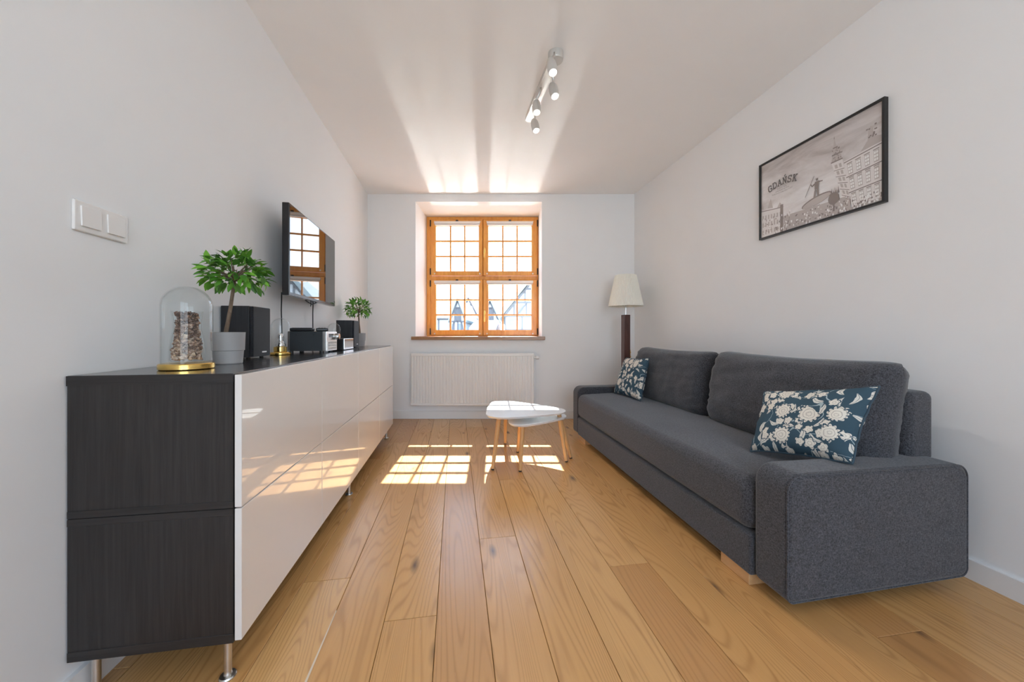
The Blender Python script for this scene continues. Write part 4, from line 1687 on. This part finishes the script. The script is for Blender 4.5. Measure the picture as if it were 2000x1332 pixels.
def beam(bm, x0, z0, x1, z1, w, y0, y1):
    dx, dz = x1 - x0, z1 - z0
    L = math.hypot(dx, dz)
    nx, nz = -dz / L * w / 2, dx / L * w / 2
    prism(bm, [(x0 + nx, z0 + nz), (x1 + nx, z1 + nz), (x1 - nx, z1 - nz), (x0 - nx, z0 - nz)], 'y', y0, y1)
    return bm


def gable_house(label, pxc, tip, hwpx, eave, d, depth, roofmat, grid):
    xt, zt = px_at(pxc, tip, d)
    xe, ze = px_at(pxc + hwpx, eave, d)
    hw_ = xe - xt
    base = cdir(xt, d, 0)
    t = thing('half_timbered_house', label, 'house', (base.x, base.y, -7.0), RZ, 'half-timbered houses across the street')
    H = ze + 7.0
    T = zt + 7.0
    bm = bmesh.new()
    prism(bm, [(-hw_, 0), (hw_, 0), (hw_, H), (0, T), (-hw_, H)], 'y', 0, depth)
    obj('wall', bm, 'stucco', t)
    sl = math.hypot(hw_, T - H)
    for s in (-1, 1):
        bm = bmesh.new()
        ox = .25 * hw_ / sl * s
        oz = -.25 * (T - H) / sl
        prism(bm, [(0, T + .02), (s * hw_ + ox, H + oz + .02), (s * hw_ + ox, H + oz + .2), (0, T + .2)], 'y', -.25, depth)
        obj('roof', bm, roofmat, t)
    w = .11 * d / 25
    yb0, yb1 = -.05, -.001

    def half(z):
        return hw_ if z <= H else hw_ * (T - z) / (T - H)
    zs = []
    z = T - (T - H) * .42
    while z > H - 5.0:
        zs.append(z)
        z -= .95 * d / 25
    for z in zs:
        hh_ = half(z) - .02
        obj('timber_beam', beam(bmesh.new(), -hh_, z, hh_, z, w, yb0, yb1), 'timber', t)
    for z0, z1 in zip(zs[1:], zs):
        nn = grid
        hh_ = half(z1) - .02
        for k in range(nn + 1):
            xx = -hh_ + 2 * hh_ * k / nn
            obj('timber_beam', beam(bmesh.new(), xx, z0, xx, z1, w * .8, yb0, yb1), 'timber', t)
    for s in (-1, 1):
        obj('timber_beam', beam(bmesh.new(), 0, T - .06, s * (hw_ - .02), H - .05, w, yb0 - .01, yb1), 'timber', t)
        if len(zs) > 2:
            hh_ = half(zs[1])
            obj('timber_beam', beam(bmesh.new(), s * hh_ * .9, zs[2], s * hh_ * .45, zs[1], w * .8, yb0, yb1), 'timber', t)
    for z0, z1 in list(zip(zs[1:], zs))[1:4]:
        hh_ = half(z1)
        for k in range(grid):
            if k % 2:
                continue
            xx = -hh_ + 2 * hh_ * (k + .5) / grid
            bw = hh_ / grid * .6
            obj('window', box(xx - bw, xx + bw, -.03, -.002, z0 + (z1 - z0) * .2, z1 - (z1 - z0) * .15), 'pane_dark', t)
    return t


def long_house(label, px0, px1, ridge, eave, d, roofmat):
    x0, zr = px_at(px0, ridge, d)
    x1, ze = px_at(px1, eave, d)
    base = cdir((x0 + x1) / 2, d, 0)
    t = thing('half_timbered_house', label, 'house', (base.x, base.y, -7.0), RZ, 'half-timbered houses across the street')
    hw_ = (x1 - x0) / 2
    H, T = ze + 7, zr + 7
    obj('wall', box(-hw_, hw_, 0, 6, 0, H), 'stucco', t)
    bm = bmesh.new()
    prism(bm, [(-.3, H - .05), (3, T), (6.3, H - .05), (6.3, H + .1), (3, T + .18), (-.3, H + .1)], 'x', -hw_ - .1, hw_ + .1)
    obj('roof', bm, roofmat, t)
    n_ = max(4, int(hw_ * 2 / .9))
    for z in (H - .15, H - 1.1, H - 2.0):
        obj('timber_beam', beam(bmesh.new(), -hw_, z, hw_, z, .11, -.05, -.001), 'timber', t)
    for k in range(n_ + 1):
        xx = -hw_ + 2 * hw_ * k / n_
        obj('timber_beam', beam(bmesh.new(), xx, H - 2.0, xx, H - .15, .1, -.05, -.001), 'timber', t)
        if k < n_ and k % 2 == 0:
            obj('window', box(xx + .2, xx + 2 * hw_ / n_ - .2, -.03, -.002, H - .95, H - .35), 'pane_dark', t)
    return t


long_house('long low house with faded red roof at the window\'s left', 790, 879, 598, 620, 27, 'rooftile')
gable_house('steep gabled half-timbered house seen through the lower left sash', 894, 585, 15, 624, 25, 9, 'slate', 4)
gable_house('half-timbered gable right of the steep one, by the centre post', 915, 582, 18, 616, 36, 8, 'rooftile', 4)
gable_house('narrow gable just right of the centre post', 957, 587, 16, 622, 25, 9, 'slate', 4)
gable_house('large near half-timbered house filling the right-hand panes', 1052, 530, 66, 612, 11, 9, 'slate', 4)
long_house('low roof between the gables, behind the centre post', 921, 966, 628, 645, 18, 'rooftile')
